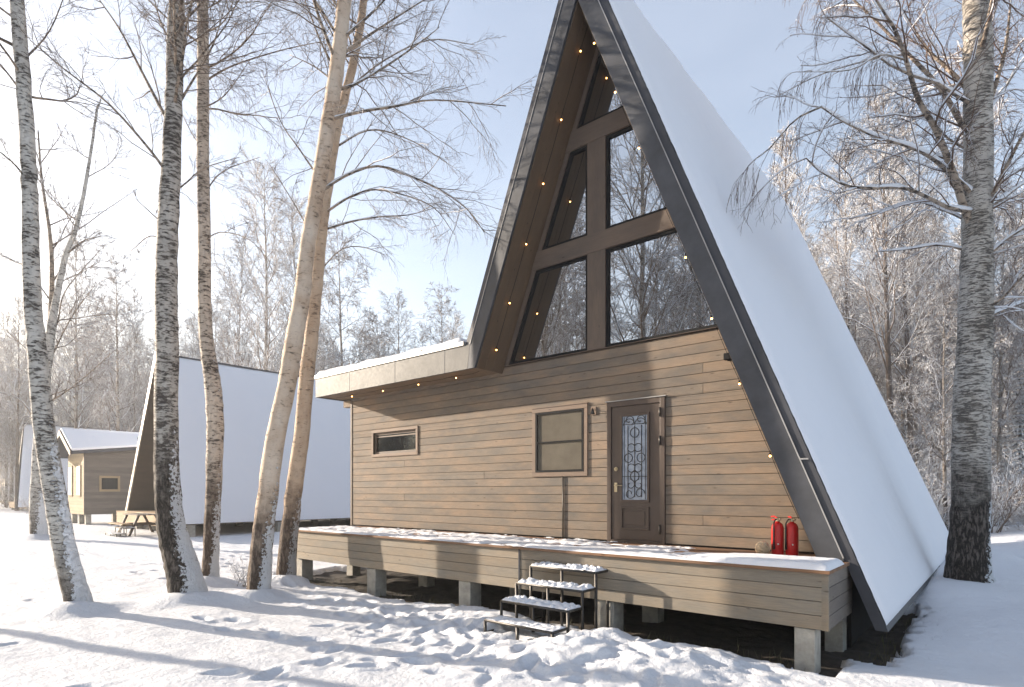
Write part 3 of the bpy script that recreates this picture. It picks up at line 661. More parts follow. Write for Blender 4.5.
# pillars below the house, then added dark sheets
mb = MB()
for yy_ in (9.5, 12.5, 16.5):
    for xx in (-10.6, -8.4, -6.1, -3.7): MB().box((xx - .12, yy_, -1.9), (xx + .12, yy_ + .24, -1.001)).build('pillar', M['concrete'], house)
MB().box((-11.0, 9.2, -1.9), (-1.42, 9.26, -1.002)).build('underfloor_dark_sheet', M['black'], house); MB().box((-1.40, 7.72, -1.9), (-1.36, 17.0, -.99)).build('underfloor_dark_sheet', M['black'], house)  # black sheets added to give the space under the floor its darkness

# ------------------------------------------------------------------ deck
YD, XD0, XD1 = 6.14, -10.82, -1.30
deck = thing('deck', 'long wooden deck with board skirt on concrete posts before the large A-frame cabin', 'deck', (-6, YD, DZ))
mb = MB(); y = YD - .05; i = 0
while y < YW - .035:
    mb.box((XD0 - .02, y, DZ - .032), (XD1 + .05, min(y + .142, YW - .03), DZ), rng.random()); y += .148
mb.build('deck_boards', M['deck_board'], deck, bevel=.004)
mb = MB(); zz = DZ - .036
hs = [.135, .135, .135, .135]
for h_ in hs:
    xj = -5.03; mb.box((XD0, YD, zz - h_ + .005), (xj - .004, YD + .025, zz), rng.random()); mb.box((xj + .004, YD, zz - h_ + .005), (XD1 - .002, YD + .025, zz), rng.random()); zz -= h_
mb.build('skirt', M['siding_deck'], deck, bevel=.004)
for xa, xb, ye in ((XD1 + .002, XD1 + .027, 7.25), (XD0 - .027, XD0 - .002, YW)):
    mb = MB(); zz = DZ - .036
    for h_ in hs: mb.box((xa, YD + .03, zz - h_ + .005), (xb, ye, zz), rng.random()); zz -= h_
    mb.build('side_skirt', M['grey_wood'], deck, bevel=.004)
MB().box((XD1 - .03, YD - .006, DZ - .574), (XD1 + .03, YD + .028, DZ - .034)).build('corner_board', M['siding_deck'], deck)
MB().box((-5.045, YD - .012, DZ - .575), (-5.02, YD - .001, DZ - .034)).build('joint_strip', M['trim'], deck)
mb = MB()
for yy_ in (YD + .05, 6.85, 7.5): mb.box((XD0 + .02, yy_, DZ - .55), (XD1 - .02, yy_ + .05, DZ - .034))
mb.build('joist', M['dark_wood'], deck)
for i, (xp_, w_) in enumerate(((-1.49, .185), (-3.72, .24), (-6.12, .24), (-8.38, .24), (-10.72, .22))):
    o = MB().box((xp_ - w_ / 2, YD + .04, -1.95), (xp_ + w_ / 2, YD + .28, DZ - .582)).build('post', M['concrete'], deck, bevel=.008)
    o = MB().box((xp_ - w_ / 2 + .02 * (i == 0), 7.35, -1.95), (xp_ + w_ / 2 + .02 * (i == 0), 7.55, DZ - .582)).build('post', M['concrete'], deck, bevel=.008)
def decksnow(X, Y, T):
    n_ = fbm(X * 1.5, Y * 4.0, 5, 17.); n2 = fbm(X * 9, Y * 12, 4, 19.)
    wall = sstep(0, .55, YW - .05 - Y)
    right = sstep(-3.0, -1.9, X) * (1 - sstep(6.70, 6.84, Y + .1 * (n2 - .5)))
    left = sstep(-10, -8.5, -X - 0) * 1.0
    k = (n_ - .48) * 4 + wall * 1.35 + (n2 - .5) * 2.4 - .55 + right * 2.2
    k = k - 4 * sstep(6.72, 6.86, Y + .1 * (n2 - .5)) * sstep(-3.2, -2.6, X)
    c = np.clip(k, 0, 1)
    ed = np.clip(np.minimum(XD1 + .045 - X, Y - (YD - .044)), 0, 1); return c * (.012 + .02 * n2) * np.clip(ed / .03, 0, 1) + right * .042 * np.sqrt(np.clip(ed / .06, 0, 1)) - .004 * ((c <= .01) | (ed <= 0))
blob_strip(deck, 'snow_cover', XD0 - .03, XD1 + .045, YD - .044, YW - .03, DZ + .001, .03, .024, 8., fn=lambda X, Y, T: decksnow(X, Y, T), edge=.03)

# ------------------------------------------------------------------ metal steps with snow
def make_steps(name, label, ox, oy, oz, group=None, n=4, wid=.97, rise=.182, run=.287):
    t = thing(name, label, 'steps', (ox, oy, oz), group)
    for i in range(n):
        z = oz + .16 + i * rise; y0 = oy + i * run; y1 = y0 + .265
        tr = MB()
        tr.bar((ox, y0, z), (ox + wid, y0, z), .026); tr.bar((ox, y1, z), (ox + wid, y1, z), .026); tr.bar((ox, y0, z), (ox, y1, z), .026); tr.bar((ox + wid, y0, z), (ox + wid, y1, z), .026)
        for k in range(1, 8): tr.bar((ox, y0 + .036 * k, z), (ox + wid, y0 + .036 * k, z), .007)
        for k in range(1, 12): tr.bar((ox + wid * k / 12, y0, z - .006), (ox + wid * k / 12, y1, z - .006), .007)
        to = tr.build('tread', M['steel'], t)
        sn = blob_strip(to, 'snow', ox - .005, ox + wid + .005, y0 - .005, y1 + .005, z + .012, .04 if i else .012, .012, 3. + i * 5, edge=.03, fn=lambda X, Y, T, k_=i: np.where(T > 0, T * np.clip(.35 + 2.2 * (fbm(X * 22, Y * 22, 4, 51. + k_) - .36), .05, 1.6), -.004))
        for (lx, ly) in ((ox, y0), (ox + wid * .5, y0), (ox + wid, y0)) + (((ox, y1), (ox + wid, y1)) if i == n - 1 else ()):
            MB().bar((lx, ly, z), (lx, ly, oz - .12), .026).build('leg', M['steel'], t)
    mb = MB(); mb.bar((ox + wid, oy + .02, oz + .02), (ox + wid, oy + n * run, oz + .02), .02); mb.bar((ox, oy + .02, oz + .02), (ox, oy + n * run, oz + .02), .02); mb.build('base_rail', M['steel'], t)
    return t
make_steps('metal_steps', 'dark metal grating steps capped with snow, leading up to the long deck', -4.64, 5.03, -1.655)

# ------------------------------------------------------------------ things on the deck
def extinguisher(x, y, label, rz):
    t = thing('fire_extinguisher', label, 'fire extinguisher', (x, y, DZ), 'red fire extinguishers on the deck')
    z = DZ; r = .068
    MB().lathe([(r * .96, 0), (r, .012), (r, .30), (r * .97, .33), (r * .85, .36), (r * .6, .382), (r * .34, .392), (r * .3, .40)], (x, y, z), 28).build('body', M['red'], t, smooth=True)
    mb = MB(); mb.lathe([(.018, .395), (.022, .40), (.022, .43), (.014, .44)], (x, y, z), 12); mb.ball((x + .03, y - .01, z + .425), .014, 8); mb.build('valve', M['brass'], t)
    mb = MB(); mb.tube([(x, y, z + .435), (x + .05 * math.cos(rz), y + .05 * math.sin(rz), z + .455), (x + .10 * math.cos(rz), y + .1 * math.sin(rz), z + .45)], .008, 6); mb.tube([(x, y, z + .42), (x + .09 * math.cos(rz), y + .09 * math.sin(rz), z + .415)], .007, 6); mb.build('handle', M['red'], t)
    mb = MB(); a = rz + 1.9; c, s = math.cos(a), math.sin(a)
    mb.tube([(x, y, z + .42), (x + .05 * c, y + .05 * s, z + .425), (x + .083 * c, y + .083 * s, z + .38), (x + .085 * c, y + .085 * s, z + .2), (x + .083 * c, y + .083 * s, z + .08)], [.008, .008, .008, .009, .014], 8); mb.build('hose', M['rubber'], t, smooth=True)
    lb = MB(); k = 0; n = 7
    for i in range(n + 1):
        aa = -2.3 + rz * .0 + i * .12; lb.v += [(x + (r + .0008) * math.cos(aa), y + (r + .0008) * math.sin(aa), z + .12), (x + (r + .0008) * math.cos(aa), y + (r + .0008) * math.sin(aa), z + .25)]
        if i: lb.face([2 * i - 2, 2 * i, 2 * i + 1, 2 * i - 1])
    lb.build('sticker', M['red'], t)
    MB().ball((x + (r + .002) * math.cos(-1.2), y + (r + .002) * math.sin(-1.2), z + .14), .010, 6).build('gauge', M['label_white'], t)
extinguisher(-2.02, 7.19, 'red fire extinguisher next to the wicker ball, left one of the pair on the deck', 2.6)
extinguisher(-1.872, 7.22, 'red fire extinguisher nearest the dark slanting roof edge, right one of the pair', 2.2)
mb = MB(); cx, cy_, cz = -2.16, 7.10, DZ + .085
rg = random.Random(2)
for i in range(26):
    ax = Vector((rg.gauss(0, 1), rg.gauss(0, 1), rg.gauss(0, 1))).normalized(); u = ax.orthogonal().normalized(); v = ax.cross(u)
    mb.tube([Vector((cx, cy_, cz)) + (u * math.cos(a) + v * math.sin(a)) * .079 for a in [2 * math.pi * k / 18 for k in range(19)]], .0045, 4, False)
mb.ball((cx, cy_, cz), .066, 12)
tag(mb.build('wicker_ball', M['wicker'], None), 'small pale woven wicker ball on the snowy deck, left of the fire extinguishers', 'ornament')

# ------------------------------------------------------------------ string lights
def string_light(label, pts, bulbs, hang=.035):
    t = thing('string_light', label, 'string lights', pts[0], 'warm string lights under the roof')
    mb = MB(); fine = []
    for a, b in zip(pts[:-1], pts[1:]):
        for k in range(6):
            q = k / 6; p = Vector(a).lerp(Vector(b), q); p.z -= .02 * math.sin(math.pi * q); fine.append(p)
    fine.append(Vector(pts[-1])); mb.tube(fine, .0035, 4); mb.build('cord', M['black'], t)
    for b in bulbs:
        mb = MB(); mb.lathe([(.009, 0), (.011, -.005), (.011, -.025), (.009, -.028)], b, 8); so_ = mb.build('socket', M['black'], t)
        MB().ball((b[0], b[1], b[2] - .040), .0115, 8).build('bulb', M['bulb'], t, smooth=True)
ys_ = YF + .33
def left_b(x, y):      # point on the left soffit surface seen at this pixel
    d = at(x, y, 1)    # solve X = XI_L(z): d.x t = -7.508 + .4 d.z t
    t = -7.508 / (d.x - .4 * d.z); p = d * t; return p
lb = [left_b(*q) for q in ((578, 49), (558, 117), (540, 181), (522, 241), (505, 300), (488, 346))]
lb = [Vector((p.x + .035, ys_, p.z)) for p in lb]
zz_ = [p.z for p in lb]
lb2 = []
for q in ((453, 376), (416, 383), (384, 390), (356, 396)):
    p = at(*q, 1); t_ = (ZEB + .0) / p.z; p = p * t_; lb2.append(Vector((p.x, ys_, ZEB + .018)))
string_light('warm bulb string down the left soffit of the tall gable and along the low eave', [Vector((XC + .0, ys_, ZI - .12))] + lb + [Vector((-6.9, ys_, ZEB + .02))] + lb2 + [Vector((-11.2, ys_, ZEB + .012))], lb + lb2)
rb = []
for (x, y) in ((597, 40), (617, 88), (640, 143), (686, 252), (713, 314), (742, 380), (771, 452)):
    d = at(x, y, 1); t_ = -1.849 / (d.x + .4 * d.z); p = d * t_; z_ = p.z; rb.append(Vector((XI_R(z_) - .034, YF + .06, z_)))
string_light('warm bulb string along the inner edge of the right slanting roof overhang', [Vector((XC + .06, YF + .06, ZI - .2))] + rb + [Vector((XI_R(-.3) - .03, YF + .06, -.3))], rb)

# ------------------------------------------------------------------ neighbouring cabins
def small_a_frame(label):
    h = thing('a_frame_cabin', label, 'house', (-24.55, 8.3, -1.45), 'snow covered A-frame cabins in the row')
    cx, zf, zt, hwid, y0, y1 = -24.55, -1.12, 5.24, 3.5, 8.3, 19.5; s = hwid / (zt - zf); th = .2
    xo = lambda z: cx + (zt - z) * s; xo2 = lambda z: cx - (zt - z) * s
    for sg in (1, -1):
        MB().prism_y([(cx + sg * hwid, zf), (cx, zt), (cx, zt - th / s * 1.0), (cx + sg * (hwid - th * 1.1), zf)], y0, y1).build('roof', M['dark_wood'], h)
        MB().prism_y([(cx + sg * (hwid + .03), zf - .02), (cx, zt + .06), (cx, zt - .32), (cx + sg * (hwid - .2), zf - .02)], y0 - .05, y0 - .01).build('fascia', M['trim_pale'] if sg < 0 else M['fascia'], h)
    mb = MB(); yw = y0 + 1.7
    mb.prism_y([(cx - hwid + .25, zf + .3), (cx + hwid - .25, zf + .3), (cx, zt - .5)], yw, yw + .1); mb.build('wall', M['dark_wood'], h)
    w_ = MB().prism_y([(cx - 1.2, 1.6), (cx + 1.2, 1.6), (cx, 3.8)], yw - .03, yw - .005).build('window', M['frame_wood'], h); mb = MB(); mb.v += [(cx - 1.05, yw - .035, 1.68), (cx + 1.05, yw - .035, 1.68), (cx, yw - .035, 3.6)]; mb.face([0, 1, 2]); mb.build('pane', M['glass'], w_)
    d = MB().box((cx - .3, yw - .03, -.75), (cx + .6, yw - .004, 1.3)).build('door', M['door'], h); MB().ball((cx - .2, yw - .06, .2), .03, 6).build('handle', M['brass'], d)
    mb = MB(); zz = zf + .35
    mb.box((cx - hwid + .1, y0 - .35, zz - .03), (cx + hwid - .5, yw, zz)); 
    for k in range(3): mb.box((cx - hwid + .1, y0 - .33, zz - .04 - .14 * (k + 1)), (cx + hwid - .5, y0 - .3, zz - .045 - .14 * k), rng.random())
    mb.build('porch_deck', M['pale_wood'], h)
    mb = MB()
    for xx in (-3.3, -1.6, 0, 1.6, 3.3):
        for yy_ in (y0 - .2, y0 + 3, y0 + 6.5, y0 + 10.5): MB().box((cx + xx - .12, yy_, -1.8), (cx + xx + .12, yy_ + .24, zf + .05)).build('pillar', M['concrete'], h)
    MB().box((cx - hwid + .1, y0 + 1, zf + .06), (cx + hwid - .1, y1 - .1, zf + .3)).build('floor', M['black'], h)
    MB().box((cx - .08, y0 - .02, zt - .02), (cx + .08, y1, zt + .03)).build('ridge_cap', M['trim'], h)
    roof_snow(h, xo, zf + .03, zt - .02, y0 + .02, y1, 1, 'roof_snow', False, .12, .07, True, 9.)
    roof_snow(h, xo2, zf + .03, zt - .02, y0 + .02, y1, -1, 'roof_snow', False, .12, .07, False, 19.)
    for o in kids(h):      # the right roof plane comes forward toward its foot
        n_ = o.name.split('.')[0]
        if n_ in ('roof', 'roof_snow', 'fascia'):
            for v in o.data.vertices:
                wx = v.co.x + h.location.x; wy = v.co.y + h.location.y
                if wx > cx: v.co.y -= 1.0 * (1 - (wy - y0) / (y1 - y0)) * (wx - cx) / hwid
    return h
cab = small_a_frame('A-frame cabin behind the leaning birches, its whole snow-covered right roof turned to the viewer')
dup(cab, (-24.55 - 33, 10.3, -1.45), 0, 1.0, 'distant A-frame cabin with snowy roof showing behind the small grey gabled hut')
dup(cab, (-24.55 - 64, 14.5, -1.45), 0, 1.0, 'farthest A-frame roof at the left edge of the view, beyond the dark trunks')
# small grey hut
hut = thing('grey_cabin', 'small grey board hut with low snowy gable roof and one small side window', 'cabin', (-31.8, 7.5, -1.45))
mb = MB(); z = -.98
zt_of = lambda y: 1.75 + max(0, (y - 7.0)) * .30
while z < 2.6:
    # side wall facing right, boards along Y, trimmed under the rising eave
    y0_ = 7.5 if z < 1.72 else 7.0 + (z + .14 - 1.75) / .30
    if y0_ < 12.4: mb.box((-30.62, y0_, z), (-30.58, 12.5, z + .135), rng.random())
    z += .14
mb.build('side_wall', M['grey_wood'], hut)  # the shade on this side is put into its darker grey boards
mb = MB(); z = -.98
while z < 2.2:
    hw_ = 1.22 if z < 1.55 else max(.1, 1.22 * (2.75 - z) / 1.2)
    mb.box((-31.84 - hw_, 7.5, z), (-31.84 + hw_, 7.53, z + .135), rng.random()); z += .14
mb.build('front_wall', M['sunlit_pale_wood'], hut)  # sunlight on the front is put into its warmer, lighter board colour
MB().box((-33.0, 7.54, -.98), (-30.64, 12.5, 1.7)).build('core', M['grey_wood'], hut)
mb = MB()   # warped right roof plane: low at the front, rising to the back
def hutroof(zo):
    m_ = MB(); a = [(-31.85, 6.95, 2.72 + zo), (-30.15, 6.95, 1.72 + zo), (-30.15, 12.7, 3.0 + zo - .55), (-31.85, 12.7, 2.76 + zo)]
    b = [(x, y, z_ - .12) for x, y, z_ in a]; m_.v += a + b
    for q in ((0, 1, 2, 3), (7, 6, 5, 4), (0, 4, 5, 1), (1, 5, 6, 2), (2, 6, 7, 3), (3, 7, 4, 0)): m_.face(list(q))
    k = len(m_.v); a = [(-31.85, 6.95, 2.72 + zo), (-33.4, 6.95, 1.68 + zo), (-33.4, 12.7, 1.68 + zo), (-31.85, 12.7, 2.76 + zo)]
    m_.v += a + [(x, y, z_ - .12) for x, y, z_ in a]
    for q in ((3, 2, 1, 0), (4, 5, 6, 7), (1, 5, 4, 0), (2, 6, 5, 1), (3, 7, 6, 2), (0, 4, 7, 3)): m_.face([k + i for i in q])
    return m_
hutroof(0).build('roof', M['trim'], hut)
hs_ = hutroof(.13).build('roof_snow', M['snow_roof'], hut, bevel=.04)
for a, b in (((-31.85, 2.62), (-30.12, 1.62)), ((-31.85, 2.62), (-33.42, 1.58))):
    mb = MB(); mb.prism_y([(a[0], a[1] + .12), (b[0], b[1] + .12), (b[0], b[1] - .12), (a[0], a[1] - .12)], 6.90, 6.94); mb.build('bargeboard', M['frame_wood'], hut)
wy0, wy1 = 8.05, 8.85
wn = MB(); wn.box((-30.575, wy0, .02), (-30.54, wy1, .12)); wn.box((-30.575, wy0, .62), (-30.54, wy1, .72)); wn.box((-30.575, wy0, .12), (-30.54, wy0 + .09, .62)); wn.box((-30.575, wy1 - .09, .12), (-30.54, wy1, .62))
wn = wn.build('window', M['sunlit_pale_wood'], hut); MB().box((-30.575, wy0 + .09, .12), (-30.56, wy1 - .09, .62)).build('pane', M['glass_small'], wn)
for xx in (-32.6, -31.3):
    d = MB().box((xx - .3, 7.47, -.2), (xx + .3, 7.495, 1.2)).build('window', M['sunlit_pale_wood'], hut); MB().box((xx - .22, 7.46, -.12), (xx + .22, 7.468, 1.12)).build('pane', M['glass'], d)
mb = MB()
for xx in (-32.9, -31.8, -30.8):
    for yy_ in (7.6, 9.2, 10.8, 12.3): MB().box((xx - .1, yy_, -1.8), (xx + .1, yy_ + .2, -.985)).build('pillar', M['concrete'], hut)
# steps and picnic table by the neighbour
make_steps('metal_steps', 'distant low metal steps standing in the snow beside the slatted wooden table', -23.6, 6.4, -1.56, None, 2, 1.1)
pt = thing('picnic_table', 'slatted wooden picnic table with benches in front of the neighbouring A-frame cabin', 'table', (-22.9, 7.2, -1.5))
zb = -1.52; X0 = -23.9
mb = MB()
for k in range(5): mb.box((X0, 7.0 + k * .15, zb + .72), (X0 + 1.5, 7.13 + k * .15, zb + .76), rng.random())
mb.build('table_top', M['grey_wood'], pt)
for yy_ in (6.55, 7.85):
    mb = MB(); mb.box((X0, yy_, zb + .42), (X0 + 1.5, yy_ + .13, zb + .46)); mb.box((X0, yy_ + .14, zb + .42), (X0 + 1.5, yy_ + .27, zb + .46)); mb.build('bench', M['pale_wood'], pt)
for xx in (X0 + .15, X0 + 1.3):
    mb = MB(); mb.bar((xx, 7.1, zb + .74), (xx, 6.75, zb - .1), .07); mb.bar((xx, 7.6, zb + .74), (xx, 7.98, zb - .1), .07); mb.bar((xx, 6.6, zb + .4), (xx, 8.08, zb + .4), .06); mb.build('leg', M['dark_wood'], pt)

# ------------------------------------------------------------------ trees
def rot_about(v, ax, a): return Matrix.Rotation(a, 3, ax) @ v
class Tree:
    def __init__(s, seed): s.r = random.Random(seed); s.limb = MB(); s.twig = MB(); s.snow = MB(); s.snow_r = 0.
    def limb_path(s, pts, r0, r1, sides=6, mb=None, snow=0.):
        n = len(pts); rad = [r0 + (r1 - r0) * i / (n - 1) for i in range(n)]; (mb or s.limb).tube(pts, rad, sides, True)
        if snow:
            k = [Vector(p) + Vector((0, 0, rad[i] * .55 + snow * .35)) for i, p in enumerate(pts)]
            # snow only where the branch lies flat enough to hold it
            run = []
            for i in range(n):
                d = (Vector(pts[min(i + 1, n - 1)]) - Vector(pts[max(i - 1, 0)])); flat = d.length > 0 and abs(d.z) / d.length < .72
                if flat and s.r.random() < .93: run.append(i)
                else:
                    if len(run) > 1: s._snow(k, rad, run, snow)
                    run = []
            if len(run) > 1: s._snow(k, rad, run, snow)
    def _snow(s, k, rad, run, snow):
        rr = [max(.004, (rad[i] * .75 + snow * .5) * s.r.uniform(.75, 1.25)) for i in run]; rr[0] *= .4; rr[-1] *= .4
        s.snow.tube([k[i] for i in run], rr, 5, True)
    def branch(s, p, d, L, r, lev, P):
        """P: list per level of (n children, child length ratio, angle, steps, up-pull, wander, sides, min radius)"""
        nc, lr, ang, st, pull, wan, sides, rmin = P[lev]; rg = s.r
        d = Vector(d).normalized(); p = Vector(p); pts = [p.copy()]; dirs = [d.copy()]; step = L / st
        for i in range(st):
            d = d + Vector((rg.gauss(0, wan), rg.gauss(0, wan), rg.gauss(0, wan) + pull)); d.normalize()
            p = p + d * step; pts.append(p.copy()); dirs.append(d.copy())
        last = lev == len(P) - 1
        s.limb_path(pts, max(rmin, r), max(rmin * .6, r * .3), sides, s.limb if lev == 0 else s.twig, s.snow_r * (1 if lev == 0 else .6) if (s.snow_r and lev < 2) else 0)
        if last: return
        s.spawn(pts, dirs, L, r, lev, P)
    def spawn(s, pts, dirs, L, r, lev, P, start=.15, n=None, bias=None):
        nc, lr, ang = P[lev][:3]; rg = s.r; nc = n or nc
        m = len(pts) - 1
        for k in range(nc):
            q = start + (1 - start) * (k + rg.random()) / nc; q = min(q, .995); i = min(int(q * m), m - 1); fr = q * m - i
            pp = pts[i].lerp(pts[i + 1], fr); dd = dirs[i + 1]
            ax = dd.orthogonal().normalized(); ax = rot_about(ax, dd, rg.uniform(0, 2 * math.pi)); nd = rot_about(dd, ax, ang * rg.uniform(.6, 1.35))
            if bias: nd = (nd + Vector(bias)).normalized()
            ll = L * lr * (1.15 - .6 * q) * rg.uniform(.6, 1.3); s.branch(pp, nd, ll, r * .45 * (1 - .4 * q), lev + 1, P)
def smooth_path(pts, n):
    """Catmull-Rom through the given points"""
    pts = [Vector(p) for p in pts]; P_ = [pts[0] * 2 - pts[1]] + pts + [pts[-1] * 2 - pts[-2]]; out = []
    m = len(pts) - 1
    for k in range(n + 1):
        q = m * k / n; i = min(int(q), m - 1); t = q - i; a, b, c, d = P_[i:i + 4]
        out.append(.5 * ((2 * b) + (c - a) * t + (2 * a - 5 * b + 4 * c - d) * t * t + (3 * b - a - 3 * c + d) * t ** 3))
    return out
# level tables: n, ratio, angle, steps, pull, wander, sides, rmin
P_NEAR = [(11, .55, .75, 7, .06, .10, 6, .007), (8, .5, .7, 6, -.02, .13, 4, .004), (4, .55, .6, 5, -.06, .15, 3, .0026), (0, 0, 0, 3, -.12, .18, 3, .0019)]
def make_birch(seed, px, t_base, label, bark, top_ext, limbs, auto, twigm, snow_r=0., wig=.05, px_t=None, flare=1.5, extra_top=8, name='birch_tree', limbm=None, Pn=None, group='leafless birches around the cabin'):
    """px: list of (x, y, width in px) up the trunk; the trunk stands at depth t_base"""
    tr = Tree(seed); tr.snow_r = snow_r; rg = tr.r; Pn = Pn or P_NEAR
    base = at(px[0][0], px[0][1], t_base); gz = ground_z(base.x, base.y)
    pts = [at(x, y, t_base + (px_t[i] if px_t else 0)) for i, (x, y, w_) in enumerate(px)]; rad = [w_ / 2 / FPX * t_base for _, _, w_ in px]
    pts = [pts[0] - (pts[1] - pts[0]).normalized() * .35] + pts; rad = [rad[0] * 1.12] + rad
    d = (pts[-1] - pts[-2]).normalized(); d = (d + Vector((0, 0, .4))).normalized(); q = pts[-1]; r = rad[-1]
    for k in range(4): q = q + d * top_ext / 4 + Vector((rg.gauss(0, .06), rg.gauss(0, .06), 0)); pts.append(q.copy()); rad.append(max(.012, r * (1 - .24 * (k + 1))))
    n = 90; sp = smooth_path(pts, n); m = len(pts) - 1; rr = []
    for k in range(n + 1):
        u = m * k / n; i = min(int(u), m - 1); f_ = u - i; rr.append(rad[i] * (1 - f_) + rad[i + 1] * f_)
    sp = [p + Vector((rg.gauss(0, 1), rg.gauss(0, 1), 0)) * .004 for p in sp]
    root = thing(name, label, 'tree', (base.x, base.y, gz), group)
    mb = MB(); mb.tube(sp, rr, 18, True, .03, rg); tk = mb.build('trunk', bark, root, smooth=True)
    dirs = [(sp[min(i + 1, n)] - sp[max(i - 1, 0)]).normalized() for i in range(n + 1)]
    for L in limbs:       # explicit limbs: (points as px with depth offset, r0, n children)
        lp = [at(x, y, t_base + dz) for x, y, dz in L[0]]; # start on the trunk axis
        s0 = min(sp, key=lambda p: (p - lp[0]).length); lp[0] = s0
        ll = sum((a - b).length for a, b in zip(lp[1:], lp[:-1])); k = max(8, int(ll / .18)); q = smooth_path(lp, k)
        r0 = L[1]; tr.limb_path(q, r0, max(.005, r0 * .25), 7, tr.limb, snow_r * 1.3)
        dd = [(q[min(i + 1, k)] - q[max(i - 1, 0)]).normalized() for i in range(k + 1)]
        tr.spawn(q, dd, ll * .75, r0 * .8, 0, Pn, .12, L[2])
    for (z0, z1, nb, Lb, rb_) in auto:
        for k in range(nb):
            zc = z0 + (z1 - z0) * (k + rg.random()) / nb; i = min(range(n + 1), key=lambda j: abs(sp[j].z - zc))
            a = rg.uniform(0, 2 * math.pi); el = rg.uniform(.35, 1.0); nd = Vector((math.cos(a), math.sin(a), el))
            tr.branch(sp[i], nd, Lb * rg.uniform(.6, 1.3), rb_ * rg.uniform(.7, 1.2), 0, Pn)
    cr = tr.limb.build('crown', limbm or M['limb'], root, smooth=True)
    if tr.twig.f: tr.twig.build('twigs', twigm, cr)
    if tr.snow.f: tr.snow.build('branch_snow', M['snow'], cr, smooth=True)['kind'] = 'stuff'
    TREE_FEET.append((base.x, base.y, rad[1]) if seed != 21 else (base.x + .1, base.y + 3, .3))
    return root
T1 = 8.25
make_birch(11, [(81, 612, 25), (74, 585, 22), (65, 550, 20), (58, 512, 19.5), (46, 441, 18.5), (40, 390, 17), (36, 340, 16), (32, 297, 15), (30, 198, 13.5), (27, 140, 13), (21, 50, 12.5), (17, 0, 12)], T1,
  'slender spotted birch at the far left foreground, its foot bending toward the right', M['bark1'], 4.5,
  [([(24, 90, 0), (5, 70, .1), (-30, 30, .3)], .018, 5), ([(30, 180, 0), (10, 160, -.2), (-30, 130, -.5)], .016, 5), ([(27, 60, 0), (50, 30, .2), (70, -20, .4)], .014, 5), ([(33, 270, 0), (15, 262, .2), (-15, 245, .5)], .012, 4)],
  [(5.4, 11, 16, 1.9, .02)], M['twig'])
T2 = 9.1
make_birch(12, [(190, 602, 36), (184, 575, 32), (178, 552, 29), (171, 525, 25.5), (167, 480, 23), (166, 441, 22), (167, 340, 20.5), (166, 297, 20.5), (168, 218, 19), (173, 124, 16), (175, 50, 15), (177, 0, 14)], T2,
  'dark rough-barked birch in the left foreground, thickest of the left group, with curved snowy foot', M['bark2'], 4.5,
  [([(170, 122, 0), (163, 112, 0), (143, 74, .3), (120, 30, .5), (96, -5, .7)], .034, 10), ([(166, 178, 0), (150, 150, -.2), (109, 104, -.4), (64, 69, -.7), (30, 40, -1.0)], .024, 10),
   ([(172, 108, 0), (190, 85, .1), (213, 45, .3), (228, -5, .5)], .022, 8), ([(171, 190, 0), (186, 183, .2), (204, 168, .4), (240, 157, .7)], .016, 7), ([(175, 50, 0), (160, 20, .3), (150, -20, .5)], .02, 6),
   ([(175, 30, 0), (200, 5, -.2), (225, -25, -.4)], .02, 6), ([(167, 225, 0), (150, 212, .1), (134, 197, .2)], .013, 2), ([(167, 240, 0), (150, 236, .1), (130, 252, .3)], .013, 3)],
  [(5.6, 12, 18, 2.2, .024)], M['twig'])
T3 = 10.6
make_birch(13, [(210, 578, 18), (211, 555, 15), (213, 500, 14.5), (215, 430, 16), (214, 395, 16), (209, 360, 14), (205, 320, 12.5), (204, 240, 12), (203, 150, 11.5), (203, 70, 11), (203, 0, 10)], T3,
  'slim straight birch with reddish bark between the dark birch and the leaning pair', M['bark3'], 5,
  [([(205, 84, 0), (232, 66, .3), (282, 50, .6), (330, 40, .8)], .02, 8), ([(205, 110, 0), (225, 95, -.3), (250, 60, -.5)], .014, 6), ([(204, 190, 0), (222, 172, .2), (260, 157, .5)], .014, 6), ([(204, 150, 0), (190, 130, .2), (176, 100, .4)], .012, 4),
   ([(205, 240, 0), (222, 232, -.3), (250, 240, -.6), (270, 262, -.8)], .012, 6), ([(203, 40, 0), (225, 20, .2), (240, -20, .4)], .016, 6)],
  [(6.8, 13, 15, 2.0, .02)], M['twig'])
T4 = 9.4
make_birch(14, [(258, 599, 24), (261, 557, 21), (267, 500, 19.5), (275, 441, 18.5), (287, 385, 17.5), (294, 340, 17), (301, 302, 16), (308.5, 240, 14.5), (316, 200, 14.5), (332, 100, 14.5), (339, 50, 14), (345, 0, 13.5)], T4,
  'smooth pale birch leaning right, its trunk passing in front of its twin', M['bark4'], 4.5,
  [([(333, 125, 0), (360, 112, -.2), (397, 106, -.3), (435, 100, -.4), (506, 106, -.6)], .026, 12), ([(322, 190, 0), (345, 176, .2), (378, 166, .4), (412, 177, .6), (442, 191, .8), (468, 210, .9), (484, 232, 1.0)], .026, 14),
   ([(340, 60, 0), (365, 38, .2), (400, 15, .5), (440, -10, .8)], .028, 10), ([(338, 75, 0), (320, 40, .3), (305, 0, .5), (290, -40, .7)], .02, 8), ([(322, 175, 0), (300, 150, .4), (280, 120, .8), (262, 70, 1.1)], .018, 9), ([(343, 40, 0), (375, 10, -.2), (410, -30, -.4)], .024, 8),
   ([(311, 236, 0), (295, 205, .2), (270, 165, .3)], .014, 6)],
  [(6.2, 12.5, 18, 2.3, .024)], M['twig'], .006)
T5 = 10.8
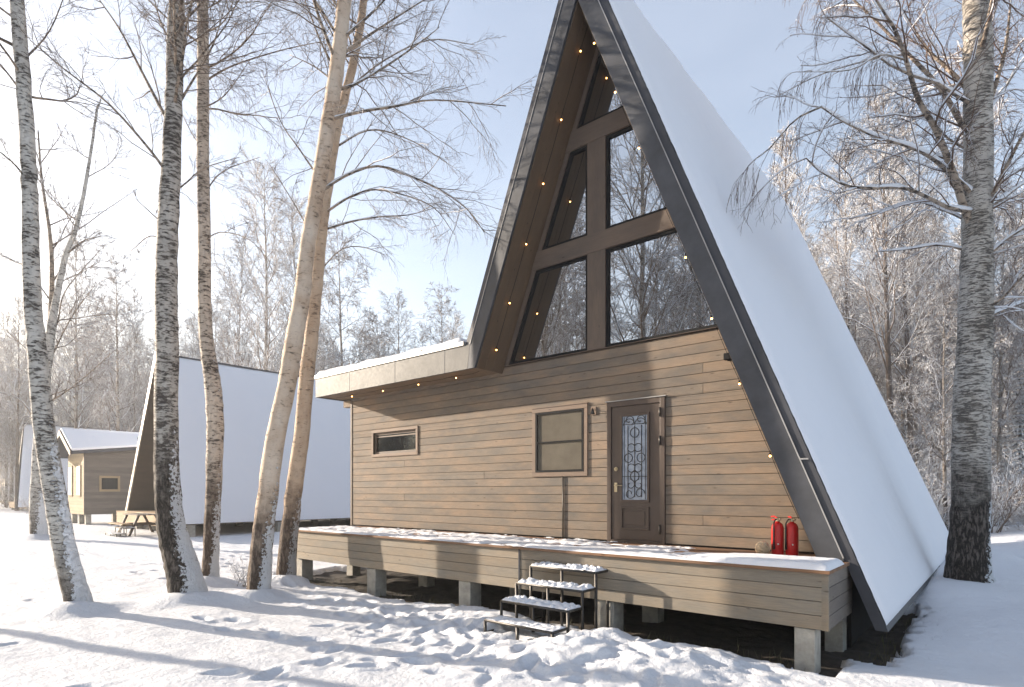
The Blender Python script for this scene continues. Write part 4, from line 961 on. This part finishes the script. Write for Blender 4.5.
make_birch(15, [(286, 582, 20), (288, 550, 17.5), (294, 490, 16), (301, 441, 15), (306, 385, 14.5), (311, 340, 13.5), (315, 302, 12.5), (321, 240, 11), (327, 190, 10), (339, 120, 8.5), (354, 60, 8), (364, 0, 7)], T5,
  'yellowish birch rising behind its pale twin, close to the end of the deck', M['bark5'], 4,
  [([(322, 232, 0), (350, 222, .2), (378, 217, .4), (408, 215, .5), (438, 207, .6)], .02, 12), ([(325, 210, 0), (352, 196, -.3), (380, 190, -.5), (430, 205, -.8), (455, 235, -1)], .02, 12), ([(335, 150, 0), (370, 130, .2), (410, 140, .4), (450, 165, .6)], .018, 10),
   ([(318, 270, 0), (340, 250, .3), (362, 247, .5), (385, 255, .6)], .013, 7), ([(350, 90, 0), (385, 60, .2), (430, 40, .4), (475, 45, .5)], .016, 9), ([(345, 110, 0), (330, 70, .4), (320, 20, .7)], .016, 7)],
  [(7, 12, 12, 2.0, .018)], M['twig'], .006)
# thin tree behind the left one, forked above
make_birch(16, [(39, 533, 15), (38, 500, 14), (40, 450, 12), (43, 400, 10), (50, 340, 8), (56, 300, 6), (66, 255, 5), (77, 225, 4), (88, 170, 3), (97, 110, 2)], 19.,
  'forked thin birch with a snowy foot, farther back behind the leftmost spotted birch', M['bark1'], .8,
  [([(50, 340, 0), (52, 280, .3), (50, 235, .5), (42, 180, .8), (38, 130, 1)], .09, 14), ([(50, 345, 0), (58, 320, .3), (66, 290, .5), (100, 250, .8)], .035, 10), ([(46, 370, 0), (70, 320, .3), (95, 285, .5)], .03, 9), ([(66, 255, 0), (85, 240, 0), (110, 235, .3)], .03, 9), ([(42, 410, 0), (75, 385, .3), (115, 350, .4)], .035, 12), ([(41, 430, 0), (20, 400, .3), (-10, 390, .4)], .03, 10)],
  [(3, 11, 10, 1.8, .025)], M['frost2'], 0, Pn=[(9, .55, .75, 6, .05, .10, 5, .012), (6, .5, .7, 5, 0, .13, 3, .009), (4, .55, .6, 4, -.03, .15, 3, .007)])
# big right birch
TR = 9.25
PR = [(10, .55, .75, 7, .02, .11, 6, .008), (8, .5, .75, 6, -.05, .14, 4, .005), (5, .6, .6, 5, -.11, .16, 3, .0032), (0, 0, 0, 3, -.2, .18, 3, .0024)]
PD = [(14, .8, .55, 8, -.05, .08, 6, .007), (6, .7, .4, 8, -.30, .09, 4, .0038), (4, .6, .35, 6, -.35, .10, 3, .0028)]
make_birch(21, [(969, 590, 48), (968, 574, 39), (969, 540, 34), (970.5, 498, 32), (972, 399, 30.5), (975.5, 317, 29), (977, 240, 26), (978, 148, 24.5), (978, 50, 24), (976, 0, 22)], TR,
  'thick birch beside the snowy right roof, dark rugged bark below, snow along its limbs', M['barkR'], 5,
  [([(968, 238, 0), (963, 205, -.1), (953, 173, -.3), (936, 130, -.5), (918, 99, -.6), (906, 60, -.7), (895, 30, -.8), (870, -10, -1)], .062, 10),
   ([(976, 140, 0), (962, 124, 0), (940, 88, .2), (908, 54, .4), (875, 20, .6), (845, -8, .8)], .05, 10),
   ([(978, 100, 0), (967, 89, .2), (945, 66, .5), (928, 50, .7), (905, 15, .9), (893, -8, 1)], .045, 9),
   ([(978, 225, 0), (988, 205, -.1), (1000, 180, -.3), (1020, 140, -.5), (1050, 90, -.7)], .05, 10),
   ([(980, 130, 0), (991, 98, .2), (1005, 50, .4), (1011, 0, .5)], .05, 8), ([(979, 130, 0), (1000, 95, .6), (1024, 60, 1.1), (1060, 30, 1.5)], .035, 8),
   ([(975, 218, 0), (950, 208, -.3), (925, 196, -.6), (903, 188, -.8), (870, 188, -1.0), (845, 185, -1.1), (819, 170, -1.2), (806, 158, -1.3)], .033, 12),
   ([(972, 195, 0), (955, 178, -.2), (932, 158, -.5), (908, 146, -.7), (880, 138, -.8), (850, 125, -.9), (821, 107, -1.0)], .038, 10),
   ([(967, 246, 0), (940, 245, .2), (910, 249, .3), (878, 252, .4)], .022, 5),
   ([(972, 230, 0), (948, 212, .3), (915, 202, .5), (880, 212, .8), (850, 219, .9)], .022, 8),
   ([(978, 215, 0), (1000, 200, .3), (1024, 183, .5), (1060, 165, .8)], .04, 9), ([(979, 260, 0), (1000, 245, -.2), (1024, 228, -.4), (1060, 210, -.6)], .03, 7),
   ([(979, 320, 0), (998, 312, .2), (1024, 302, .4), (1060, 290, .6)], .032, 7), ([(979, 310, 0), (1000, 300, -.3), (1024, 275, -.5), (1050, 250, -.6)], .025, 7),
   ([(976, 150, 0), (950, 140, .6), (925, 118, 1.0), (893, 128, 1.2)], .025, 7)],
  [(5.8, 13, 22, 2.6, .03)], M['twigR'], .026, Pn=PR)
# long hanging twigs from limbs over the roof
def curtain(seed, limbs_, t_base, root_label):
    tr = Tree(seed); tr.snow_r = .007
    for L, r0, nn in limbs_:
        lp = [at(x, y, t_base + dz) for x, y, dz in L]; ll = sum((a - b).length for a, b in zip(lp[1:], lp[:-1])); k = max(8, int(ll / .15)); q = smooth_path(lp, k)
        tr.limb_path(q, r0, .004, 5, tr.limb, .008); dd = [(q[min(i + 1, k)] - q[max(i - 1, 0)]).normalized() for i in range(k + 1)]; tr.spawn(q, dd, .9, r0 * .5, 0, PD, .1, nn)
    return tr
birchR = [o for o in bpy.data.objects if o.name.startswith('birch_tree')][-1]
tr = curtain(31, [([(821, 107, -1.0), (795, 120, -1.0), (770, 148, -1.0), (752, 162, -1.0), (740, 178, -1.0)], .014, 10), ([(845, -8, .8), (800, -40, .8), (760, -50, .8)], .02, 26), ([(893, -8, 1.), (850, -60, .8), (790, -70, .5)], .02, 22), ([(870, -10, -1), (820, -50, -1.2), (740, -60, -1.4)], .02, 24), ([(906, 60, -.7), (880, 55, -.8), (850, 70, -1), (800, 72, -1)], .014, 12), ([(908, 54, .4), (870, 60, .3), (820, 75, .2), (780, 95, 0)], .014, 12)], TR, '')
c_ = tr.limb.build('drooping_limb', M['limb'], birchR, smooth=True); tr.twig.build('twigs', M['twigR'], c_); tr.snow.build('branch_snow', M['snow'], c_, smooth=True)['kind'] = 'stuff'
make_ground()

# forest prototypes -----------------------------------------------------
def proto_bare(seed, H, r, Pn, nb, twm, bark, ang=.6, start=.22, lr=.26, lean=.03, crown_pow=1.):
    tr = Tree(seed); rg = tr.r; root = thing('birch_tree', 'x', 'tree', (0, 0, 0)); pts = []; p = Vector((0, 0, -.3)); lx, ly = rg.uniform(-lean, lean), rg.uniform(-lean, lean)
    n = 16
    for i in range(n + 1): pts.append(p.copy()); p = p + Vector((lx + rg.gauss(0, .02), ly + rg.gauss(0, .02), 1)).normalized() * (H + .3) / n
    rad = [max(.012, r * (1 - (i / n) ** 1.1 * .95)) for i in range(n + 1)]; rad[0] *= 1.3
    mb = MB(); mb.tube(pts, rad, 8); mb.build('trunk', bark, root, smooth=True)
    for k in range(nb):
        q = start + (.97 - start) * ((k + rg.random()) / nb) ** .9; i = min(int(q * n), n - 1); pp = pts[i].lerp(pts[i + 1], q * n - i)
        a = k * 2.4 + rg.uniform(-.5, .5); el = math.tan(RAD(90) - ang * rg.uniform(.8, 1.5)); nd = Vector((math.cos(a), math.sin(a), el)).normalized()
        L = H * lr * (1 - .75 * max(0, (q - start) / (1 - start)) ** 1.2) * rg.uniform(.6, 1.2)
        tr.branch(pp, nd, L, r * .32 * (1.2 - q), 0, Pn)
    cr = tr.limb.build('crown', twm, root)
    if tr.twig.f: tr.twig.build('twigs', twm, cr)
    return root
PB = [(10, .5, .7, 5, .05, .10, 4, .015), (9, .5, .7, 4, .02, .14, 3, .011), (0, 0, 0, 3, -.01, .16, 3, .008)]
PB2 = [(8, .55, .8, 5, .02, .13, 4, .015), (7, .55, .8, 4, -.02, .16, 3, .011), (4, .6, .7, 3, -.06, .16, 3, .0085), (0, 0, 0, 2, -.05, .2, 3, .008)]
PSH = [(7, .55, .7, 5, .08, .16, 3, .009), (6, .55, .7, 4, .03, .2, 3, .007), (0, 0, 0, 3, 0, .2, 3, .006)]
protos = [proto_bare(101, 17, .13, PB, 46, M['frost'], M['barkB'], .55), proto_bare(102, 15, .12, PB2, 34, M['frost2'], M['barkB'], .7), proto_bare(103, 19, .15, PB, 50, M['frost'], M['barkP'], .5, .35, .22),
          proto_bare(104, 12, .09, PB2, 36, M['frost'], M['barkB'], .6, .12, .3), proto_bare(105, 16, .10, PB, 40, M['frost2'], M['barkB'], .45, .15, .28), proto_bare(106, 9, .07, PB2, 34, M['frost'], M['barkP'], .75, .08, .36)]
def proto_spruce(seed, H):
    rg = random.Random(seed); root = thing('spruce_tree', 'x', 'tree', (0, 0, 0)); MB().tube([(0, 0, -.3), (0, 0, H * .5), (0, 0, H)], [H * .014, H * .008, .01], 7).build('trunk', M['barkP'], root)
    mb = MB(); nw = int(H * 2.6)
    for k in range(nw):
        q = .07 + .92 * k / nw; z = H * q; R_ = (H * .17) * (1 - q) ** .8 + .12; nb = int(7 + 4 * (1 - q))
        for j in range(nb):
            a = 2 * math.pi * (j + rg.random() * .7) / nb + k; L = R_ * rg.uniform(.7, 1.15); dr = -.30 - .2 * (1 - q)
            m_ = max(3, int(L / .22))
            for i in range(m_):
                u0 = i / m_; s0 = L * u0; w_ = .26 * (1 - u0) * min(1, L) + .10; c0 = Vector((math.cos(a) * s0, math.sin(a) * s0, z + dr * s0 + .25 * s0 * s0 / (R_ + .3)))
                for _ in range(3):
                    ta = a + rg.uniform(-1.1, 1.1); d = Vector((math.cos(ta), math.sin(ta), rg.uniform(-.5, .05))); e = c0 + d * w_ * rg.uniform(.9, 1.7); sv = Vector((-math.sin(ta), math.cos(ta), rg.uniform(-.4, .4))) * w_ * .22; kk = len(mb.v)
                    mb.v += [tuple(c0 - sv), tuple(e), tuple(c0 + sv), tuple(c0 + Vector((0, 0, .05)))]; mb.face([kk, kk + 1, kk + 3]); mb.face([kk + 3, kk + 1, kk + 2]); mb.face([kk + 2, kk + 1, kk])
    mb.build('crown', M['needle'], root); return root
spr = [proto_spruce(201, 13), proto_spruce(202, 9)]
def proto_shrub(seed, H):
    tr = Tree(seed); rg = tr.r; root = thing('shrub', 'x', 'shrub', (0, 0, 0))
    for k in range(13):
        a = rg.uniform(0, 6.28); tr.branch((rg.uniform(-.3, .3), rg.uniform(-.3, .3), -.1), (math.cos(a) * .6, math.sin(a) * .6, 1), H * rg.uniform(.6, 1.1), .02, 0, PSH)
    c = tr.limb.build('stem', M['frost'], root); tr.twig.build('twigs', M['frost'], c); return root
shr = [proto_shrub(301, 2.4), proto_shrub(302, 1.6)]
allp = protos + spr + shr; KD = {}
for p in allp:
    KD[p.name] = kids(p)
used = set()
def put(p, x, y, sc, label, group, cat='tree'):
    z = ground_z(x, y); rz = fr.uniform(0, 6.28)
    if p.name not in used:
        used.add(p.name); p.location = (x, y, z); p.rotation_euler = (0, 0, rz); p.scale = (sc,) * 3; p['label'] = label; p['group'] = group; p['category'] = cat; return p
    r = p.copy(); C.objects.link(r); r.location = (x, y, z); r.rotation_euler = (0, 0, rz); r.scale = (sc,) * 3; r['label'] = label; r['group'] = group; r['category'] = cat
    for ch in KD[p.name]:
        c = ch.copy(); C.objects.link(c); c.parent = r
        for g in [k for k in KDG[p.name] if k.parent == ch]:
            d = g.copy(); C.objects.link(d); d.parent = c
    return r
KDG = {p.name: [g for ch in KD[p.name] for g in kids(ch)] for p in allp}
fr = random.Random(77)
def scatter(px0, px1, t0, t1, n, ps, scs, label, group, cat='tree', mind=1.6):
    placed = []; tries = 0
    while len(placed) < n and tries < n * 40:
        tries += 1; x = fr.uniform(px0, px1); t = t0 + (t1 - t0) * fr.random(); q = at(x, HOR, t)
        if -14 < q.x < 1.5 and q.y < 20: continue
        if -30 < q.x < -19 and 5 < q.y < 22: continue
        if -36 < q.x < -28 and 5 < q.y < 15: continue
        if -62 < q.x < -52 and 7 < q.y < 23: continue
        if -93 < q.x < -83 and 11 < q.y < 27: continue
        if any((q - a).length < mind for a in placed): continue
        placed.append(q); sc_ = fr.uniform(*scs); sz = 'smaller' if sc_ < scs[0] + (scs[1] - scs[0]) / 3 else 'larger' if sc_ > scs[1] - (scs[1] - scs[0]) / 3 else 'middling'
        put(ps[fr.randrange(len(ps))], q.x, q.y, sc_, sz + ' ' + label(x) if callable(label) else label, group, cat)
b = protos
# a few that the photograph shows singly
def single(p, x, t, sc, label, group=None):
    q = at(x, HOR, t); put(p, q.x, q.y, sc, label, group or 'bare trees of the wood', 'tree')
single(b[0], 268, 34, 1.2, 'tall frosty birch behind the snowy roof of the neighbouring A-frame, left of the leaning pair')
single(b[4], 236, 38, 1.15, 'slender frosty birch above the neighbouring A-frame ridge, just right of the slim reddish trunk')
single(b[1], 345, 39, 1.25, 'thickly frosted birch directly behind the yellowish twin birch and the low eave')
single(b[4], 300, 36, 1.2, 'tall frosty birch seen between the slim reddish trunk and the leaning pair')
single(b[0], 75, 46, 1.3, 'tall frosty birch over the distant A-frame roof, right of the leftmost spotted birch')
single(b[1], 118, 36, 1.05, 'lone broad frosty birch rising above the small grey hut, left of the dark birch')
single(b[3], 385, 38, 1.05, 'frosty wide-branching birch rising just behind the left end of the low eave')
single(b[2], 893, 24, .95, 'straight tall trunk seen between the snowy roof and the thick right birch')
single(b[0], 915, 30, .9, 'thin tall birch immediately left of the thick right birch, in the wood behind')
single(b[2], 853, 28, .95, 'tall bare trunk over the lower back edge of the snowy roof')
single(b[2], 820, 30, .75, 'bare trunk rising just over the upper back edge of the snowy roof')
single(b[1], 945, 21, .62, 'small crooked tree close behind the thick right birch, at the edge of the wood')
single(b[2], 17, 44, .85, 'dark straight trunk at the left edge of the photo, before the distant A-frame roof')
single(spr[0], 912, 40, .62, 'dark snowy spruce between the roof and the thick right birch'); 
single(spr[1], 1003, 36, .8, 'dark snowy spruce close to the right of the thick right birch')
KIND = {0: 'tall open-crowned birch', 1: 'broad drooping birch', 2: 'tall bare-stemmed tree', 3: 'bushy low-branched birch', 4: 'slim upright birch', 5: 'small spreading tree'}; SH = 0
def spot(x):
    for lim, txt in ((12, 'by the left edge of view'), (48, 'behind the leftmost spotted birch'), (115, 'above the small grey hut'), (155, 'left of the dark birch'), (215, 'over the neighbouring ridge'), (270, 'left of the leaning pair'), (325, 'behind the leaning pair'), (400, 'over the low eave'), (560, 'by the gable foot'), (870, 'over the snowy roof edge'), (950, 'between snowy roof and thick birch'), (990, 'behind the thick birch')):
        if x < lim: return txt
    return 'right of the thick birch'
def wood(px0, px1, t0, t1, n, ks, scs, place, group, mind=1.6):
    for k in sorted(set(ks)):
        m_ = max(1, round(n * ks.count(k) / len(ks))); scatter(px0, px1, t0, t1, m_, [b[k]], scs, lambda x, k=k: '%s, %s, %s' % (KIND[k], place, spot(x)), group, mind=mind)
wood(-60, 215, 44, 62, 34, [0, 1, 3, 4], (.85, 1.25), 'wood front', 'trees at the front of the left wood')
wood(-60, 330, 62, 100, 56, [0, 1, 3, 3, 4], (1.1, 1.5), 'deep wood', 'trees deep in the left wood')
wood(200, 520, 38, 60, 26, [1, 3, 3, 5, 0], (.7, 1.), 'wood front', 'trees of the middle wood')
wood(200, 540, 60, 95, 40, [0, 1, 3, 4], (1., 1.3), 'far wood', 'trees far back in the middle wood')
wood(775, 1070, 27, 46, 40, [0, 3, 5, 2, 1, 3], (.7, 1.1), 'wood front', 'trees at the front of the right wood')
wood(775, 1070, 46, 85, 60, [0, 1, 2, 3, 3, 5], (1., 1.4), 'deep wood', 'trees deep in the right wood')
scatter(800, 1060, 28, 46, 14, spr, (.5, .8), lambda x: 'dark snow-laden spruce at the wood front, ' + spot(x), 'spruces of the right wood', mind=3)
scatter(790, 1060, 48, 80, 14, spr, (.75, 1.0), lambda x: 'dark snowy spruce deep in the wood, ' + spot(x), 'spruces deep in the right wood', mind=3)
scatter(-60, 330, 75, 110, 12, spr, (.8, 1.1), lambda x: 'dark spruce deep in the wood, ' + spot(x), 'spruces of the left wood', mind=3)
scatter(850, 1060, 19, 34, 34, shr, (.8, 1.4), lambda x: 'frosty leafless shrub at the wood edge, ' + spot(x), 'shrubs at the edge of the right wood', 'shrub', mind=1.0)
scatter(-60, 240, 42, 75, 26, shr, (.8, 1.4), lambda x: 'frosty leafless shrub before the wood, ' + spot(x), 'shrubs in front of the left wood', 'shrub', mind=1.0)
q = at(30, 505, 40); put(shr[1], q.x, q.y, .7, 'low snowy bush at the far left before the distant roof', 'single bushes', 'shrub')
q = at(243, 560, 10.4); put(shr[1], q.x, q.y, .28, 'tiny leafless sapling poking from the snow left of the leaning birches', 'single bushes', 'shrub')
# trees beyond the frame that the glazing mirrors and that throw shadows over the snow
for (x, y, sc, i) in ((-15, -4.5, .8, 0), (-10, -4, 1.2, 0), (-13, -2.2, 1.15, 4), (-8, -7, 1.2, 1), (-16, -7, 1.25, 1), (-11, -11, 1.3, 0), (-18.5, -11, 1.2, 1), (-19, -8, .9, 4), (-12, -8.5, .85, 1), (-23, -13, 1, 0), (-27, -16, 1.1, 1), (-31, -22, 1.1, 0), (-17, -24, 1.1, 1), (-8, -20, 1.1, 4), (-36, -28, 1.2, 4), (-7, -11, .8, 3), (-30, -34, 1.2, 0), (-19, -33, 1.2, 2), (-10, -30, 1.1, 1), (-42, -19, 1, 0), (-48, -22, 1, 1), (-45, -16.5, .8, 3), (-52, -27, 1.1, 3), (-50, -20, 1, 3), (-39, -14.5, .7, 3), (-56, -25, 1.1, 3), (-38, -20, 1, 1), (-14.5, -18, 1, 2), (-22, -36, 1.2, 3), (-14, -36, 1.2, 3)):
    put(b[i], x, y, sc, 'bare birch of the wood mirrored in the big gable windows', 'trees mirrored in the glazing')
for (x, y, sc, i) in ((-16.5, -.9, .8, 2),):
    put(b[i], x, y, sc, 'bare tree outside the left edge of the view, its shadow across the foreground snow', None)
# far wood as one mass
tr = Tree(401); PF = [(5, .5, .7, 3, .05, .12, 3, .04), (0, 0, 0, 2, 0, .2, 3, .03)]
for k in range(330):
    x = fr.uniform(-200, 1250); t = fr.uniform(100, 150); q = at(x, HOR, t); H = fr.uniform(9, 15)
    tr.limb.tube([(q.x, q.y, -1.6), (q.x, q.y, H - 1.6)], [.14, .03], 4)
    for j in range(16):
        a = fr.uniform(0, 6.28); zq = fr.uniform(.12, .95); tr.branch((q.x, q.y, H * zq - 1.6), (math.cos(a), math.sin(a), .9), H * .22 * (1.2 - zq), .05, 0, PF)
for f_ in tr.twig.f: tr.limb.f.append([i + len(tr.limb.v) for i in f_]); tr.limb.var.append(.5)
tr.limb.v += tr.twig.v
tag(tr.limb.build('far_wood', M['frost2']), 'pale frosty far-off wood closing the view along the horizon', 'wood', None, 'stuff')
# dry grass tufts under the deck edge
mb = MB()
for k in range(900):
    if k < 600: x = fr.uniform(-10.5, -1.4); y = fr.gauss(6.3, .2)
    else: x = fr.uniform(-1.2, -.55); y = fr.uniform(6.5, 9.6)
    z = ground_z(x, y) - .12; h = fr.uniform(.05, .16); a = fr.uniform(0, 6.28); lean = Vector((math.cos(a), math.sin(a), 0)) * h * fr.uniform(.2, .9); s_ = Vector((-math.sin(a), math.cos(a), 0)) * .004
    kk = len(mb.v); p = Vector((x, y, z)); mb.v += [tuple(p - s_), tuple(p + s_), tuple(p + lean + Vector((0, 0, h)))]; mb.face([kk, kk + 1, kk + 2])
tag(mb.build('dry_grass', M['grass']), 'dry yellow grass sprouting along the bare soil under the deck', 'grass', None, 'stuff')

# ------------------------------------------------------------------ frosty air
hm = bpy.data.materials.new('haze'); hm.use_nodes = True; n = hm.node_tree; n.nodes.clear(); o_ = N(n, 'ShaderNodeOutputMaterial'); pv = N(n, 'ShaderNodeVolumePrincipled')
pv.inputs['Density'].default_value = .0016; pv.inputs['Color'].default_value = (.92, .94, .97, 1); pv.inputs['Anisotropy'].default_value = .35
n.links.new(pv.outputs[0], o_.inputs['Volume'])
hb = MB().box((-560, -340, -5), (460, 660, 28)).build('haze', hm); hb['kind'] = 'stuff'; hb['label'] = 'thin pale winter haze hanging in the air around the cabins'; hb['category'] = 'haze'
